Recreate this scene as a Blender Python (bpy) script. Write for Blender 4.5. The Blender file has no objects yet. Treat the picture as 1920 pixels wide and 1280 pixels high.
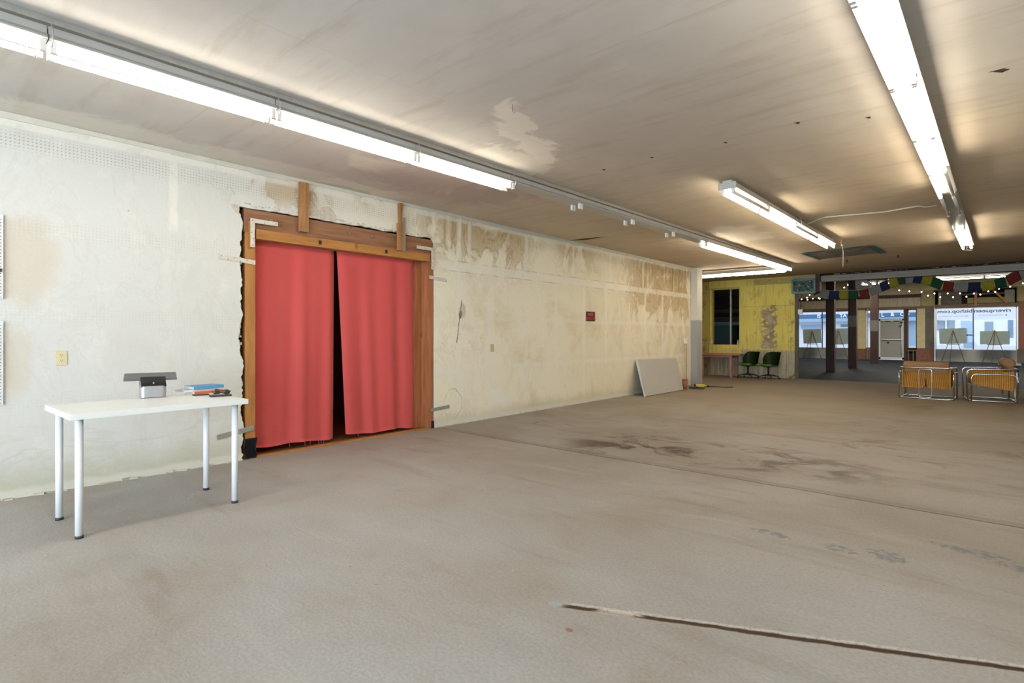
import bpy, bmesh, math, random
from mathutils import Vector, Matrix
random.seed(7)
C = bpy.context.scene.collection
SC = bpy.context.scene
PI = math.pi

# ------------------------------------------------------------------ camera, world, exposure
F, CX0, HY, H, CX = 1020.0, 960.0, 628.0, 1.25, 5.60
YAW = math.atan2(888, F)
cam_d = bpy.data.cameras.new('camera'); cam = bpy.data.objects.new('camera', cam_d); C.objects.link(cam)
cam.location = (CX, 0, H); cam.rotation_euler = (PI/2, 0, YAW)
cam_d.sensor_width = 36; cam_d.lens = F/1920*36; cam_d.shift_y = -(640-HY)/1920; cam_d.clip_end = 200
SC.camera = cam
w = bpy.data.worlds.new('sky'); SC.world = w; w.use_nodes = True
bg = w.node_tree.nodes['Background']; bg.inputs[0].default_value = (0.80, 0.89, 1.0, 1); bg.inputs[1].default_value = 2.5
SC.view_settings.view_transform = 'Standard'; SC.view_settings.look = 'None'
SC.view_settings.gamma = 1; SC.view_settings.use_curve_mapping = False
SC.view_settings.exposure = -0.16
SC.cycles.caustics_reflective = False; SC.cycles.caustics_refractive = False
SC.cycles.sample_clamp_indirect = 6
TUBE = 28.0
# daylight coming in through the wide rear doorway behind the viewer
ad = bpy.data.lights.new('daylight_rear_doorway', 'AREA'); ad.shape = 'RECTANGLE'; ad.size = 8.8; ad.size_y = 2.6; ad.energy = 950; ad.color = (0.70, 0.86, 1.0)
al = bpy.data.objects.new('daylight_rear_doorway', ad); C.objects.link(al); al.location = (5.7, -5.35, 1.5); al.rotation_euler = (PI/2, 0, 0)

# two unseen fill lights added to brighten the front shop, high above the beam
for lx in (1.2, 5.6):
    ad = bpy.data.lights.new('front_shop_fill_light', 'AREA'); ad.shape = 'RECTANGLE'; ad.size = 1.6; ad.size_y = 1.6; ad.energy = 330; ad.color = (1.0, 0.93, 0.80)
    al = bpy.data.objects.new('front_shop_fill_light', ad); C.objects.link(al); al.location = (lx, 28.0, 3.97)
_s, _c = math.sin(YAW), math.cos(YAW)
def _ray(px, py):
    lat = (px-CX0)/F
    return lat*_c-_s, lat*_s+_c, (HY-py)/F
def onY(px, py, Y):            # the point of the wall plane y = Y seen there
    r = _ray(px, py); t = Y/r[1]; return Vector((CX+r[0]*t, Y, H+r[2]*t))
def onX(px, py, X=0.0):
    r = _ray(px, py); t = (X-CX)/r[0]; return Vector((X, r[1]*t, H+r[2]*t))
def onZ(px, py, Z=0.0):
    r = _ray(px, py); t = (Z-H)/r[2]; return Vector((CX+r[0]*t, r[1]*t, Z))

# ------------------------------------------------------------------ node expressions
class V:
    def __init__(s, t, sock): s.t, s.k = t, sock
    def _m(s, op, *a, clamp=False):
        n = s.t.nodes.new('ShaderNodeMath'); n.operation = op; n.use_clamp = clamp
        for i, x in enumerate((s,)+a):
            if isinstance(x, V): s.t.links.new(x.k, n.inputs[i])
            else: n.inputs[i].default_value = x
        return V(s.t, n.outputs[0])
    def __add__(s, o): return s._m('ADD', o)
    __radd__ = __add__
    def __sub__(s, o): return s._m('SUBTRACT', o)
    def __rsub__(s, o): return (s*-1.0)+o
    def __mul__(s, o): return s._m('MULTIPLY', o)
    __rmul__ = __mul__
    def __truediv__(s, o): return s._m('DIVIDE', o)
    def abs(s): return s._m('ABSOLUTE')
    def max(s, o): return s._m('MAXIMUM', o)
    def min(s, o): return s._m('MINIMUM', o)
    def sin(s): return s._m('SINE')
    def pow(s, o): return s._m('POWER', o)
    def mod(s, o): return s._m('FLOORED_MODULO', o)
    def gt(s, o): return s._m('GREATER_THAN', o)
    def lt(s, o): return s._m('LESS_THAN', o)
    def clamp(s): return s._m('ADD', 0.0, clamp=True)
def ss(x, a, b):               # smooth step, 0 at a, 1 at b
    t = x.t; n = t.nodes.new('ShaderNodeMapRange'); n.interpolation_type = 'SMOOTHSTEP'
    t.links.new(x.k, n.inputs[0])
    inv = a > b
    n.inputs[1].default_value = min(a, b); n.inputs[2].default_value = max(a, b)
    n.inputs[3].default_value = 1.0 if inv else 0.0; n.inputs[4].default_value = 0.0 if inv else 1.0
    return V(t, n.outputs[0])
def band(x, a, b, e): return ss(x, a-e, a+e)*ss(x, b+e, b-e)
def line(x, c, wd): return ss((x-c).abs(), wd, wd*0.35)
class M:
    """one procedural material; self.x,y,z are object coordinates"""
    def __init__(s, name, rough=0.7, metal=0.0, spec=0.5):
        s.m = bpy.data.materials.new(name); s.m.use_nodes = True
        s.t = s.m.node_tree; s.b = s.t.nodes['Principled BSDF']
        s.b.inputs['Roughness'].default_value = rough; s.b.inputs['Metallic'].default_value = metal
        s.b.inputs['Specular IOR Level'].default_value = spec
        tc = s.t.nodes.new('ShaderNodeTexCoord'); s.vec = tc.outputs['Object']
        sp = s.t.nodes.new('ShaderNodeSeparateXYZ'); s.t.links.new(s.vec, sp.inputs[0])
        s.x, s.y, s.z = [V(s.t, o) for o in sp.outputs]
    def v3(s, x, y, z):
        n = s.t.nodes.new('ShaderNodeCombineXYZ')
        for i, a in enumerate((x, y, z)):
            if isinstance(a, V): s.t.links.new(a.k, n.inputs[i])
            else: n.inputs[i].default_value = a
        return n.outputs[0]
    def noise(s, scale, detail=4, rough=0.55, vec=None, dist=0.0):
        n = s.t.nodes.new('ShaderNodeTexNoise'); n.inputs['Scale'].default_value = scale
        n.inputs['Detail'].default_value = detail; n.inputs['Roughness'].default_value = rough
        n.inputs['Distortion'].default_value = dist
        s.t.links.new(vec or s.vec, n.inputs['Vector']); return V(s.t, n.outputs[0])
    def voro(s, scale, vec=None):
        n = s.t.nodes.new('ShaderNodeTexVoronoi'); n.inputs['Scale'].default_value = scale
        s.t.links.new(vec or s.vec, n.inputs['Vector']); return V(s.t, n.outputs['Distance'])
    def mix(s, f, a, b):
        n = s.t.nodes.new('ShaderNodeMix'); n.data_type = 'RGBA'
        if isinstance(f, V): s.t.links.new(f.k, n.inputs[0])
        else: n.inputs[0].default_value = f
        for i, c in ((6, a), (7, b)):
            if isinstance(c, tuple): n.inputs[i].default_value = (*c, 1)
            else: s.t.links.new(c, n.inputs[i])
        return n.outputs[2]
    def scale(s, col, f):      # brightness of a colour times f
        n = s.t.nodes.new('ShaderNodeMix'); n.data_type = 'RGBA'; n.blend_type = 'MULTIPLY'; n.inputs[0].default_value = 1
        if isinstance(col, tuple): n.inputs[6].default_value = (*col, 1)
        else: s.t.links.new(col, n.inputs[6])
        s.t.links.new(s.v3(f, f, f), n.inputs[7]); return n.outputs[2]
    def color(s, c):
        if isinstance(c, tuple): s.b.inputs['Base Color'].default_value = (*c, 1)
        else: s.t.links.new(c, s.b.inputs['Base Color'])
        return s
    def rough(s, v): s.t.links.new(v.k, s.b.inputs['Roughness']); return s
    def bump(s, v, strength=0.3, dist=0.01):
        n = s.t.nodes.new('ShaderNodeBump'); n.inputs['Strength'].default_value = strength; n.inputs['Distance'].default_value = dist
        s.t.links.new(v.k, n.inputs['Height']); s.t.links.new(n.outputs[0], s.b.inputs['Normal']); return s

def simple(name, col, rough=0.6, metal=0.0, var=0.12, sc=9.0, bump=0.0, spec=0.5):
    m = M(name, rough, metal, spec); n = m.noise(sc, 5)
    m.color(m.scale(col, 1.0-var+n*(2*var)))
    if bump: m.bump(m.noise(sc*6, 4), bump, 0.004)
    return m.m
def wood(name, c1, c2, axis='z', rough=0.65, sc=1.0):
    m = M(name, rough)
    k = {'z': (m.x*9, m.y*9, m.z*0.7), 'y': (m.x*9, m.y*0.7, m.z*9), 'x': (m.x*0.7, m.y*9, m.z*9)}[axis]
    v = m.v3(*[a*sc for a in k])
    n = m.noise(2.0, 6, 0.6, v, 0.6); f = m.noise(9.0, 5, 0.6, v, 0.3)
    kn = ss(m.voro(1.3, m.v3(m.x*3*sc, m.y*3*sc, m.z*1.4*sc)), 0.12, 0.03)
    col = m.mix(ss(n, 0.3, 0.7), c1, c2)
    m.color(m.scale(col, (f*0.6+0.7)*(1-kn*0.45))); m.bump(f, 0.25, 0.003)
    return m.m

# ------------------------------------------------------------------ mesh builder
class MB:
    def __init__(s): s.bm = bmesh.new()
    def box(s, x0, y0, z0, x1, y1, z1, bev=0.0, M4=None):
        r = bmesh.ops.create_cube(s.bm, size=1.0); vs = r['verts']
        for v in vs: v.co = Vector(((x0+x1)/2+v.co.x*(x1-x0), (y0+y1)/2+v.co.y*(y1-y0), (z0+z1)/2+v.co.z*(z1-z0)))
        if bev:
            es = list({e for v in vs for e in v.link_edges})
            rr = bmesh.ops.bevel(s.bm, geom=es, offset=bev, segments=2, affect='EDGES', profile=0.6)
            vs = list({v for f in rr['faces'] for v in f.verts} | {v for v in vs if v.is_valid})
        if M4: bmesh.ops.transform(s.bm, matrix=M4, verts=vs)
        return s
    def tube(s, pts, r, n=10, caps=True, rs=None, closed=False):
        pts = [Vector(p) for p in pts]; rings = []; L = len(pts); prev = None
        for i, p in enumerate(pts):
            if closed: d = pts[(i+1) % L]-pts[i-1]
            else: d = pts[min(i+1, L-1)]-pts[max(i-1, 0)]
            d.normalize()
            if prev is None:
                a = Vector((0, 0, 1)) if abs(d.z) < 0.9 else Vector((1, 0, 0)); u = d.cross(a).normalized()
            else:
                u = (prev-d*prev.dot(d)); u = u.normalized() if u.length > 1e-6 else d.orthogonal().normalized()
            prev = u; v = d.cross(u)
            rr = rs[i] if rs else r
            rings.append([s.bm.verts.new(p+u*(rr*math.cos(2*PI*k/n))+v*(rr*math.sin(2*PI*k/n))) for k in range(n)])
        for i in range(L if closed else L-1):
            A, B = rings[i], rings[(i+1) % L]
            for k in range(n): s.bm.faces.new((A[k], A[(k+1) % n], B[(k+1) % n], B[k])).smooth = True
        if caps and not closed:
            s.bm.faces.new(rings[0][::-1]); s.bm.faces.new(rings[-1])
        return s
    def cyl(s, a, b, r, n=16, r2=None): return s.tube([a, b], r, n, rs=[r, r2 if r2 is not None else r])
    def grid(s, fn, nu, nv, closed_u=False, th=0.0):
        vs = [[s.bm.verts.new(fn(i/nu, j/nv)) for j in range(nv+1)] for i in range(nu + (0 if closed_u else 1))]
        fs = []
        for i in range(nu):
            i2 = (i+1) % len(vs)
            for j in range(nv):
                f = s.bm.faces.new((vs[i][j], vs[i2][j], vs[i2][j+1], vs[i][j+1])); f.smooth = True; fs.append(f)
        if th: bmesh.ops.solidify(s.bm, geom=fs, thickness=th)
        return s
    def prism(s, pts, vec):    # polygon (3-D points) extruded by vec
        vs = [s.bm.verts.new(p) for p in pts]; f = s.bm.faces.new(vs)
        r = bmesh.ops.extrude_face_region(s.bm, geom=[f])
        bmesh.ops.translate(s.bm, vec=Vector(vec), verts=[e for e in r['geom'] if isinstance(e, bmesh.types.BMVert)])
        return s
    def ball(s, c, r, n=10, sc=(1, 1, 1)):
        rr = bmesh.ops.create_uvsphere(s.bm, u_segments=n, v_segments=max(6, n//2+2), radius=r)
        for v in rr['verts']: v.co = Vector((c[0]+v.co.x*sc[0], c[1]+v.co.y*sc[1], c[2]+v.co.z*sc[2]))
        for f in {f for v in rr['verts'] for f in v.link_faces}: f.smooth = True
        return s
    def build(s, name, mat, parent=None, **tags):
        bmesh.ops.recalc_face_normals(s.bm, faces=s.bm.faces[:])
        me = bpy.data.meshes.new(name); s.bm.to_mesh(me); s.bm.free(); me.materials.append(mat)
        o = bpy.data.objects.new(name, me); C.objects.link(o)
        if parent: o.parent = parent
        for k, v in tags.items(): o[k] = v
        return o
def rnd_path(pts, r, seg=5):   # polyline with rounded corners
    pts = [Vector(p) for p in pts]; out = [pts[0]]
    for i in range(1, len(pts)-1):
        a, b, c = pts[i-1], pts[i], pts[i+1]
        d1 = (a-b); d2 = (c-b); rr = min(r, d1.length*0.49, d2.length*0.49)
        p1 = b+d1.normalized()*rr; p2 = b+d2.normalized()*rr
        for k in range(seg+1):
            t = k/seg; out.append(p1*(1-t)**2+b*2*t*(1-t)+p2*t*t)
    out.append(pts[-1]); return out
def rnd_loop(pts, r, seg=5):
    pts = [Vector(p) for p in pts]; out = []; L = len(pts)
    for i in range(L):
        a, b, c = pts[i-1], pts[i], pts[(i+1) % L]
        d1 = (a-b); d2 = (c-b); rr = min(r, d1.length*0.49, d2.length*0.49)
        p1 = b+d1.normalized()*rr; p2 = b+d2.normalized()*rr
        for k in range(seg+1):
            t = k/seg; out.append(p1*(1-t)**2+b*2*t*(1-t)+p2*t*t)
    return out
def thing(name, label, cat, loc=(0, 0, 0), rz=0.0, group=None):
    o = bpy.data.objects.new(name, None); C.objects.link(o); o.empty_display_size = 0.1
    o.location = loc; o.rotation_euler = (0, 0, rz); o['label'] = label; o['category'] = cat
    if group: o['group'] = group
    return o
def tag(o, label, cat, group=None):
    o['label'] = label; o['category'] = cat
    if group: o['group'] = group
    return o
def struct(mb, name, mat, parent=None, **k):
    o = mb.build(name, mat, parent, **k)
    if parent is None: o['kind'] = 'structure'
    return o
def dup(root, loc, rz, label, group=None):
    r = root.copy(); C.objects.link(r); r.location = loc; r.rotation_euler = (0, 0, rz); r['label'] = label
    if group: r['group'] = group
    for ch in list(root.children):
        c = ch.copy(); C.objects.link(c); c.parent = r
        for g in ch.children:
            d = g.copy(); C.objects.link(d); d.parent = c
    return r
def text_mesh(name, s, size, mat, M4, parent=None, ext=0.002, bold=0.0, align='LEFT'):
    cu = bpy.data.curves.new(name, 'FONT'); cu.body = s; cu.size = size; cu.extrude = ext; cu.offset = bold; cu.align_x = align
    cu.resolution_u = 3
    o = bpy.data.objects.new('tmp', cu); C.objects.link(o)
    bpy.context.view_layer.update()
    me = bpy.data.meshes.new_from_object(o.evaluated_get(bpy.context.evaluated_depsgraph_get()))
    bpy.data.objects.remove(o); bpy.data.curves.remove(cu)
    me.transform(M4); me.materials.clear(); me.materials.append(mat); me.name = name
    ob = bpy.data.objects.new(name, me); C.objects.link(ob)
    if parent: ob.parent = parent
    return ob

# ------------------------------------------------------------------ materials of the room
def concrete():
    m = M('concrete_floor', 0.75, spec=0.10)
    n1 = m.noise(0.55, 5, 0.6, dist=0.5); n2 = m.noise(3.5, 8, 0.65); n3 = m.noise(60, 4, 0.6)
    st = m.noise(1.4, 6, 0.6, m.v3(m.x*0.45, m.y*2.6, 0.0), 0.5)
    col = m.mix(ss(n1, 0.35, 0.68), (0.385, 0.355, 0.320), (0.320, 0.280, 0.238))
    col = m.mix(ss(n2, 0.5, 0.75)*0.35, col, (0.30, 0.24, 0.185))
    col = m.mix(ss(st, 0.52, 0.72)*0.45, col, (0.25, 0.20, 0.15))
    col = m.mix(ss(st, 0.42, 0.28)*0.30, col, (0.46, 0.42, 0.37))
    col = m.mix(ss(m.y, 6.5, 13.0)*0.7, col, (0.19, 0.145, 0.09))  # far floor darkened in colour for the dimmer light there
    # dark stained patches beyond the crossing crack
    d1 = m.noise(1.6, 7, 0.65, m.v3(m.x, m.y*1.3, 3.0), 0.8)
    reg = ss(((m.x-2.75)/1.0).pow(2.0)+((m.y-5.55)/0.8).pow(2.0), 1.2, 0.2)
    reg2 = ss(((m.x-3.8)/1.3).pow(2.0)+((m.y-5.75)/0.7).pow(2.0), 1.2, 0.2)*0.7
    col = m.mix(ss(d1, 0.46, 0.60)*(reg.max(reg2))*0.92, col, (0.12, 0.092, 0.075))
    ru = m.noise(2.3, 6, 0.6, m.v3(m.x+9, m.y*2, 1.0), 0.6)
    col = m.mix(ss(ru, 0.60, 0.70)*ss(m.y, 5.2, 6.4)*ss(m.y, 9.0, 7.0)*0.6, col, (0.24, 0.115, 0.06))
    col = m.mix(ss(m.noise(1.1, 7, 0.6, m.v3(m.x*1.2, m.y*1.2, 8.0), 1.0), 0.56, 0.68)*ss(m.y, 5.0, 6.0)*ss(m.x, 3.4, 4.4)*0.45, col, (0.17, 0.13, 0.10))
    # blue grey paint splashes
    wv = (m.noise(13, 6, 0.7, dist=0.6)-0.5)*0.42
    bl = None
    for (cx, cy, rx, ry) in ((4.56, 3.67, .10, .045), (5.18, 3.72, .10, .08), (5.55, 4.10, .16, .055), (5.78, 3.98, .12, .06), (4.95, 3.66, .07, .06)):
        e = ((m.x-cx+wv)/rx).pow(2.0)+((m.y-cy-wv*0.6)/ry).pow(2.0); e = ss(e, 1.15, 0.75)
        bl = e if bl is None else bl.max(e)
    col = m.mix(bl*0.75*ss(m.noise(22, 5), 0.38, 0.55), col, (0.17, 0.185, 0.20))
    col = m.mix(ss(((m.x-4.27+wv*0.04)/0.018).pow(2.0)+((m.y-1.90+wv*0.04)/0.014).pow(2.0), 1.1, 0.8)*0.9, col, (0.30, 0.10, 0.04))
    col = m.mix(ss(m.noise(0.9, 4, 0.5, m.v3(m.x, m.y, 11.0)), 0.40, 0.60)*ss(m.y, 4.2, 2.0)*0.45, col, (0.40, 0.40, 0.39))  # paler, cooler near floor: daylight put into the colour
    # old joint crossing the hall and its patched strip
    j = (m.noise(1.2, 5, 0.6)-0.5)*0.10
    col = m.mix(line(m.y-j, 4.84, 0.016)*ss(m.x, 0.3, 0.6)*0.75, col, (0.10, 0.075, 0.055))
    col = m.mix(line(m.y-j, 4.90, 0.07)*0.25, col, (0.12, 0.10, 0.085))
    # broken saw cut in front
    jj = (m.noise(6.0, 5, 0.7)-0.5)*0.028
    dd = (m.x-4.125)*(-0.422)+(m.y-2.051)*0.906+jj
    on = ss(m.x, 4.10, 4.16)
    col = m.mix(line(dd, 0.024, 0.020)*on*0.75*ss(n3, 0.35, 0.5), col, (0.56, 0.53, 0.48))
    col = m.mix(line(dd, 0.0, 0.024)*on, col, (0.075, 0.045, 0.028))
    pat = ss(((m.x-4.33)/0.12).pow(2.0)+(dd/0.024).pow(2.0), 1.3, 0.7)*ss(m.noise(22, 4), 0.35, 0.5)
    col = m.mix(pat*0.7*ss(m.x, 4.24, 4.3), col, (0.62, 0.54, 0.45))
    pat = ss(((m.x-4.09)/0.035).pow(2.0)+((m.y-2.04)/0.025).pow(2.0), 1.2, 0.8)
    col = m.mix(pat*0.8, col, (0.36, 0.38, 0.38))
    # grit and specks
    vo = m.voro(9.0); sel = m.noise(4.5, 2)
    col = m.mix(ss(vo, 0.055, 0.025)*ss(sel, 0.56, 0.60)*0.8, col, (0.09, 0.07, 0.055))
    vo = m.voro(6.0, m.v3(m.x+3, m.y+5, 0.0))
    col = m.mix(ss(vo, 0.04, 0.02)*ss(sel, 0.46, 0.42)*0.8, col, (0.62, 0.58, 0.52))
    # the front shop's dark painted slab
    col = m.mix(ss(m.y+(n2-0.5)*0.5, 17.0, 17.3), col, m.mix(ss(n2, 0.4, 0.65), (0.008, 0.010, 0.014), (0.018, 0.021, 0.027)))
    m.color(m.scale(col, n3*0.5+0.75))
    m.rough(ss(m.y, 17.0, 17.4)*-0.12+0.85)
    m.bump(n3*0.4+n2*0.6-line(dd, 0.0, 0.02)*on*1.5, 0.25, 0.012)
    return m.m

def left_wall():
    m = M('patched_plaster_wall', 0.85)
    y, z = m.y, m.z
    n1 = m.noise(0.8, 5, 0.6, dist=0.6); n2 = m.noise(4.0, 8, 0.62); n3 = m.noise(45, 4)
    far = ss(y+(n1-0.5)*2.0, 1.2, 7.5)
    col = m.mix(far, (0.63, 0.618, 0.575), (0.76, 0.69, 0.52))
    col = m.mix(band(y, 3.8, 8.0, 1.2)*0.8, col, (0.84, 0.78, 0.62))  # middle stretch lightened in colour to make up for its weak light
    col = m.mix(ss(m.noise(1.1, 7, 0.65, m.v3(7.0, y, z), 0.5), 0.48, 0.66)*far*0.45, col, (0.58, 0.47, 0.27))
    col = m.mix(ss(n2, 0.52, 0.75)*0.35, col, (0.80, 0.76, 0.66))
    # old boards ghosting through: dot grid of the pegboard, strongest under the ceiling
    gx = (y*(2*PI/0.0254)).sin(); gz = (z*(2*PI/0.0254)).sin()
    dots = ss(gx, -0.1, 0.8)*ss(gz, -0.1, 0.8)
    gm = band(z+(n2-0.5)*0.06, 2.68, 2.80, 0.05)*0.75+band(z, 2.02, 2.14, 0.06)*0.28+band(z, 1.35, 1.46, 0.05)*0.18+band(z, 0.66, 0.76, 0.05)*0.12
    col = m.mix(dots*gm*0.95, col, (0.36, 0.29, 0.17))
    # brown water stains running down from the ceiling, in tide marks
    wv = m.noise(1.5, 6, 0.62, m.v3(0.0, y*1.5, z*0.85), 0.7)
    reg = band(y, 2.3, 4.3, 0.4)*ss(z, 2.45, 2.75)*0.8
    reg = reg.max(band(y, 4.6, 6.9, 0.5)*ss(z, 1.9, 2.75))
    reg = reg.max(band(y, 7.6, 8.8, 0.3)*ss(z, 2.1, 2.8)*0.7)
    reg = reg.max(ss(y, 9.3, 10.9)*ss(z, 0.9, 2.2))
    reg = reg.max(band(y, 4.8, 5.9, 0.3)*band(z, 0.9, 1.25, 0.2)*0.25)
    reg = reg.max(ss(y, 9.0, 12.0)*0.35)
    sm = ss(wv+reg*0.20, 0.56, 0.70)*(reg*0.9+0.10)
    col = m.mix(sm*(0.40+0.55*n2), col, (0.40, 0.26, 0.095))
    streak = m.noise(3.0, 5, 0.6, m.v3(0.0, y*3.5, z*0.35), 0.3)
    col = m.mix(ss(streak, 0.52, 0.66)*ss(z, 1.7, 2.6)*ss(y, 10.2, 11.5)*0.75, col, (0.30, 0.20, 0.085))
    col = m.mix(ss((wv-0.52).abs(), 0.02, 0.006)*(reg*0.55+0.07), col, (0.36, 0.25, 0.12))
    col = m.mix(ss(m.noise(2.0, 6, 0.6, m.v3(5.0, y, z), 1.2), 0.60, 0.63)*0.35*far, col, (0.74, 0.69, 0.58))
    # taped joints
    jw = (n2-0.5)*0.05
    J = None
    def add(e):
        nonlocal J
        J = e if J is None else J.max(e)
    for (c, a, b, wd) in ((1.72, 2.2, 2.9, .05), (5.30, 0, 3, .06), (5.50, 2.3, 2.9, .05), (5.95, 0, 2.2, .10), (6.79, 2.25, 2.9, .05), (8.115, 2.25, 2.9, .05), (9.41, 2.25, 2.9, .05), (10.76, 2.25, 2.9, .05), (7.6, 0.1, 2.2, .06), (8.46, 0, 2.2, .05), (9.23, .7, 2.2, .05), (10.86, .8, 2.2, .06), (11.7, .8, 2.2, .07), (6.79, .1, 1.45, .05), (13.2, 0, 2.9, .06)):
        add(line(y-jw, c, wd)*band(z, a, b, 0.03))
    add(line(z-jw, 2.22, 0.08)*ss(y, 4.85, 4.95)); add(line(z-jw, 1.50, 0.05)*ss(y, 5.8, 6.0)*0.6); add(line(z-jw, 0.76, 0.06)*ss(y, 4.85, 4.95)*0.8)
    add(line(z-jw*0.5, 2.87, 0.05)); add(line(y-jw, 0.0, 0.03))
    col = m.mix(J*0.62*ss(n2, 0.30, 0.50), col, (0.80, 0.76, 0.66))
    # edge shading lines of boards
    col = m.mix((line(z-jw, 2.285, 0.012)+line(z-jw, 2.14, 0.010))*ss(y, 5.0, 5.2)*ss(n2, 0.42, 0.6)*0.5, col, (0.34, 0.25, 0.13))
    # hole and split, faint tan marks where boards hung
    hw = (m.noise(9, 4)-0.5)*0.05
    col = m.mix(ss(((y-5.325+hw)/0.035).pow(2.0)+((z-1.54)/0.065).pow(2.0), 1.0, 0.5), col, (0.05, 0.03, 0.02))
    col = m.mix(line(y+hw-(z-1.16)*0.17, 5.25, 0.010)*band(z, 1.14, 1.75, 0.02), col, (0.12, 0.07, 0.04))
    col = m.mix(ss(((y-5.36)/0.07).pow(2.0)+((z-1.60)/0.12).pow(2.0)+(n2-0.5)*2, 1.2, 0.6)*0.55, col, (0.42, 0.34, 0.28))
    tan = ss(((y-0.72)/0.22).pow(2.0)+((z-1.82)/0.38).pow(2.0)+(n2-0.5), 1.3, 0.2)*0.45
    tan = tan.max(ss(((y-0.66)/0.10).pow(2.0)+((z-1.05)/0.28).pow(2.0)+(n2-0.5)*2, 1.3, 0.2)*0.35)
    col = m.mix(tan, col, (0.56, 0.44, 0.29))
    # patch crack near the lower plate
    rr = ((n2-0.5)*1.2+((y-5.18)/0.17).pow(2.0)+((z-0.30)/0.20).pow(2.0)-1.0).abs()
    col = m.mix(ss(rr, 0.10, 0.03)*0.6*ss(n1, 0.4, 0.55), col, (0.33, 0.28, 0.2))
    td = ss((y-6.15-(0.35-z)*0.55).abs()+(n2-0.5)*0.1, 0.20, 0.14)*band(z, 0.12, 0.42, 0.03)*ss(y+z*0.9, 6.25, 6.35)
    col = m.mix(td*0.55, col, (0.82, 0.79, 0.72))
    # wavy trowel marks under the table
    tw = m.noise(1.3, 5, 0.55, m.v3(2.0, y*0.8, z*2.2), 1.4)
    col = m.mix(ss((tw-0.5).abs(), 0.035, 0.01)*ss(z, 0.65, 0.35)*ss(y, 2.6, 1.8)*0.3, col, (0.50, 0.46, 0.35))
    # damp foot of the wall
    hz = z+(n2-0.5)*0.16+(n1-0.5)*0.2
    col = m.mix(ss(hz, 0.42, 0.12)*0.45*ss(y, 4.5, 2.5), col, (0.46, 0.45, 0.34))
    col = m.mix(ss(hz, 0.25, 0.02)*0.5, col, (0.45, 0.40, 0.25))
    col = m.mix(ss(z+(n2-0.5)*0.08, 0.09, 0.05)*0.75, col, (0.66, 0.63, 0.55))
    # nail holes
    vo = m.voro(3.2, m.v3(0.0, y, z)); sel = m.noise(2.5, 2, 0.5, m.v3(4.0, y, z))
    col = m.mix(ss(vo, 0.030, 0.018)*ss(sel, 0.50, 0.54), col, (0.09, 0.07, 0.05))
    m.color(m.scale(col, n3*0.10+0.95))
    m.bump(n2*0.5+n3*0.3+J*0.15-sm*0.1, 0.28, 0.012)
    return m.m

def ceiling_mat():
    m = M('stained_ceiling_board', 0.85, spec=0.25)
    n1 = m.noise(0.6, 5, 0.6, m.v3(m.x*0.7, m.y*1.3, 0.0), 0.6); n2 = m.noise(3, 7, 0.6)
    st = m.noise(2.2, 6, 0.6, m.v3(m.x*0.5, m.y*3.0, 1.0), 0.3)
    base = m.mix(ss(m.y, 1.5, 8.0), (0.60, 0.56, 0.51), (0.60, 0.50, 0.36))  # near grey to far tan, far end lifted in colour for missing light
    col = m.mix(ss(n1, 0.35, 0.7)*0.3, base, (0.43, 0.36, 0.31))
    col = m.mix(ss(st, 0.5, 0.72)*0.30, col, (0.36, 0.27, 0.18))
    # patched band of filler between the two rows
    t = (m.x-2.5)*0.30+(m.y-3.0)*1.0
    wv = m.noise(1.6, 7, 0.6, m.v3(m.x, m.y, 0.0), 0.8)
    rx = m.x+(wv-0.5)*0.9; ry = m.y+(wv-0.5)*1.2
    p = band(ry, 2.85, 4.35, 0.05)*ss((rx-(2.95-(m.y-2.8)*0.40)).abs(), 0.16, 0.10)
    p = p.max(band(ry, 3.5, 4.6, 0.05)*band(rx, 1.9, 2.35, 0.04)*0.8)
    p = p.max(band(m.y+(wv-0.5)*1.0, 2.9, 3.4, 0.1)*band(rx, 0.8, 1.25, 0.05)*0.9)
    p = p.max(band(rx, 0.0, 0.35, 0.06)*ss(m.y, 4.4, 3.9)*0.7)
    p = p.max(band(m.y+(wv-0.5)*1.2, 8.6, 10.2, 0.1)*band(rx, 2.1, 2.9, 0.1)*0.8)
    col = m.mix(p*0.85, col, (0.78, 0.71, 0.60))
    vio = band(ry, 3.2, 5.2, 0.3)*band(rx, 0.5, 1.6, 0.2)*0.55
    col = m.mix(vio*ss(wv, 0.62, 0.48), col, (0.40, 0.32, 0.30))
    # joints of the boards
    J = ss(((m.y-0.35).mod(1.22)-0.61).abs(), 0.6, 0.612)+ss(((m.x-0.2).mod(2.44)-1.22).abs(), 1.212, 1.221)
    col = m.mix((J*ss(n2, 0.4, 0.6)*0.28).clamp(), col, (0.30, 0.25, 0.2))
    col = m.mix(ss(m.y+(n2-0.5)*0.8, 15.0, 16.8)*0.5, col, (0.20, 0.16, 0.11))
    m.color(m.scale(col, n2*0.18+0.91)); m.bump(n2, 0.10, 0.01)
    return m.m

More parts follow.
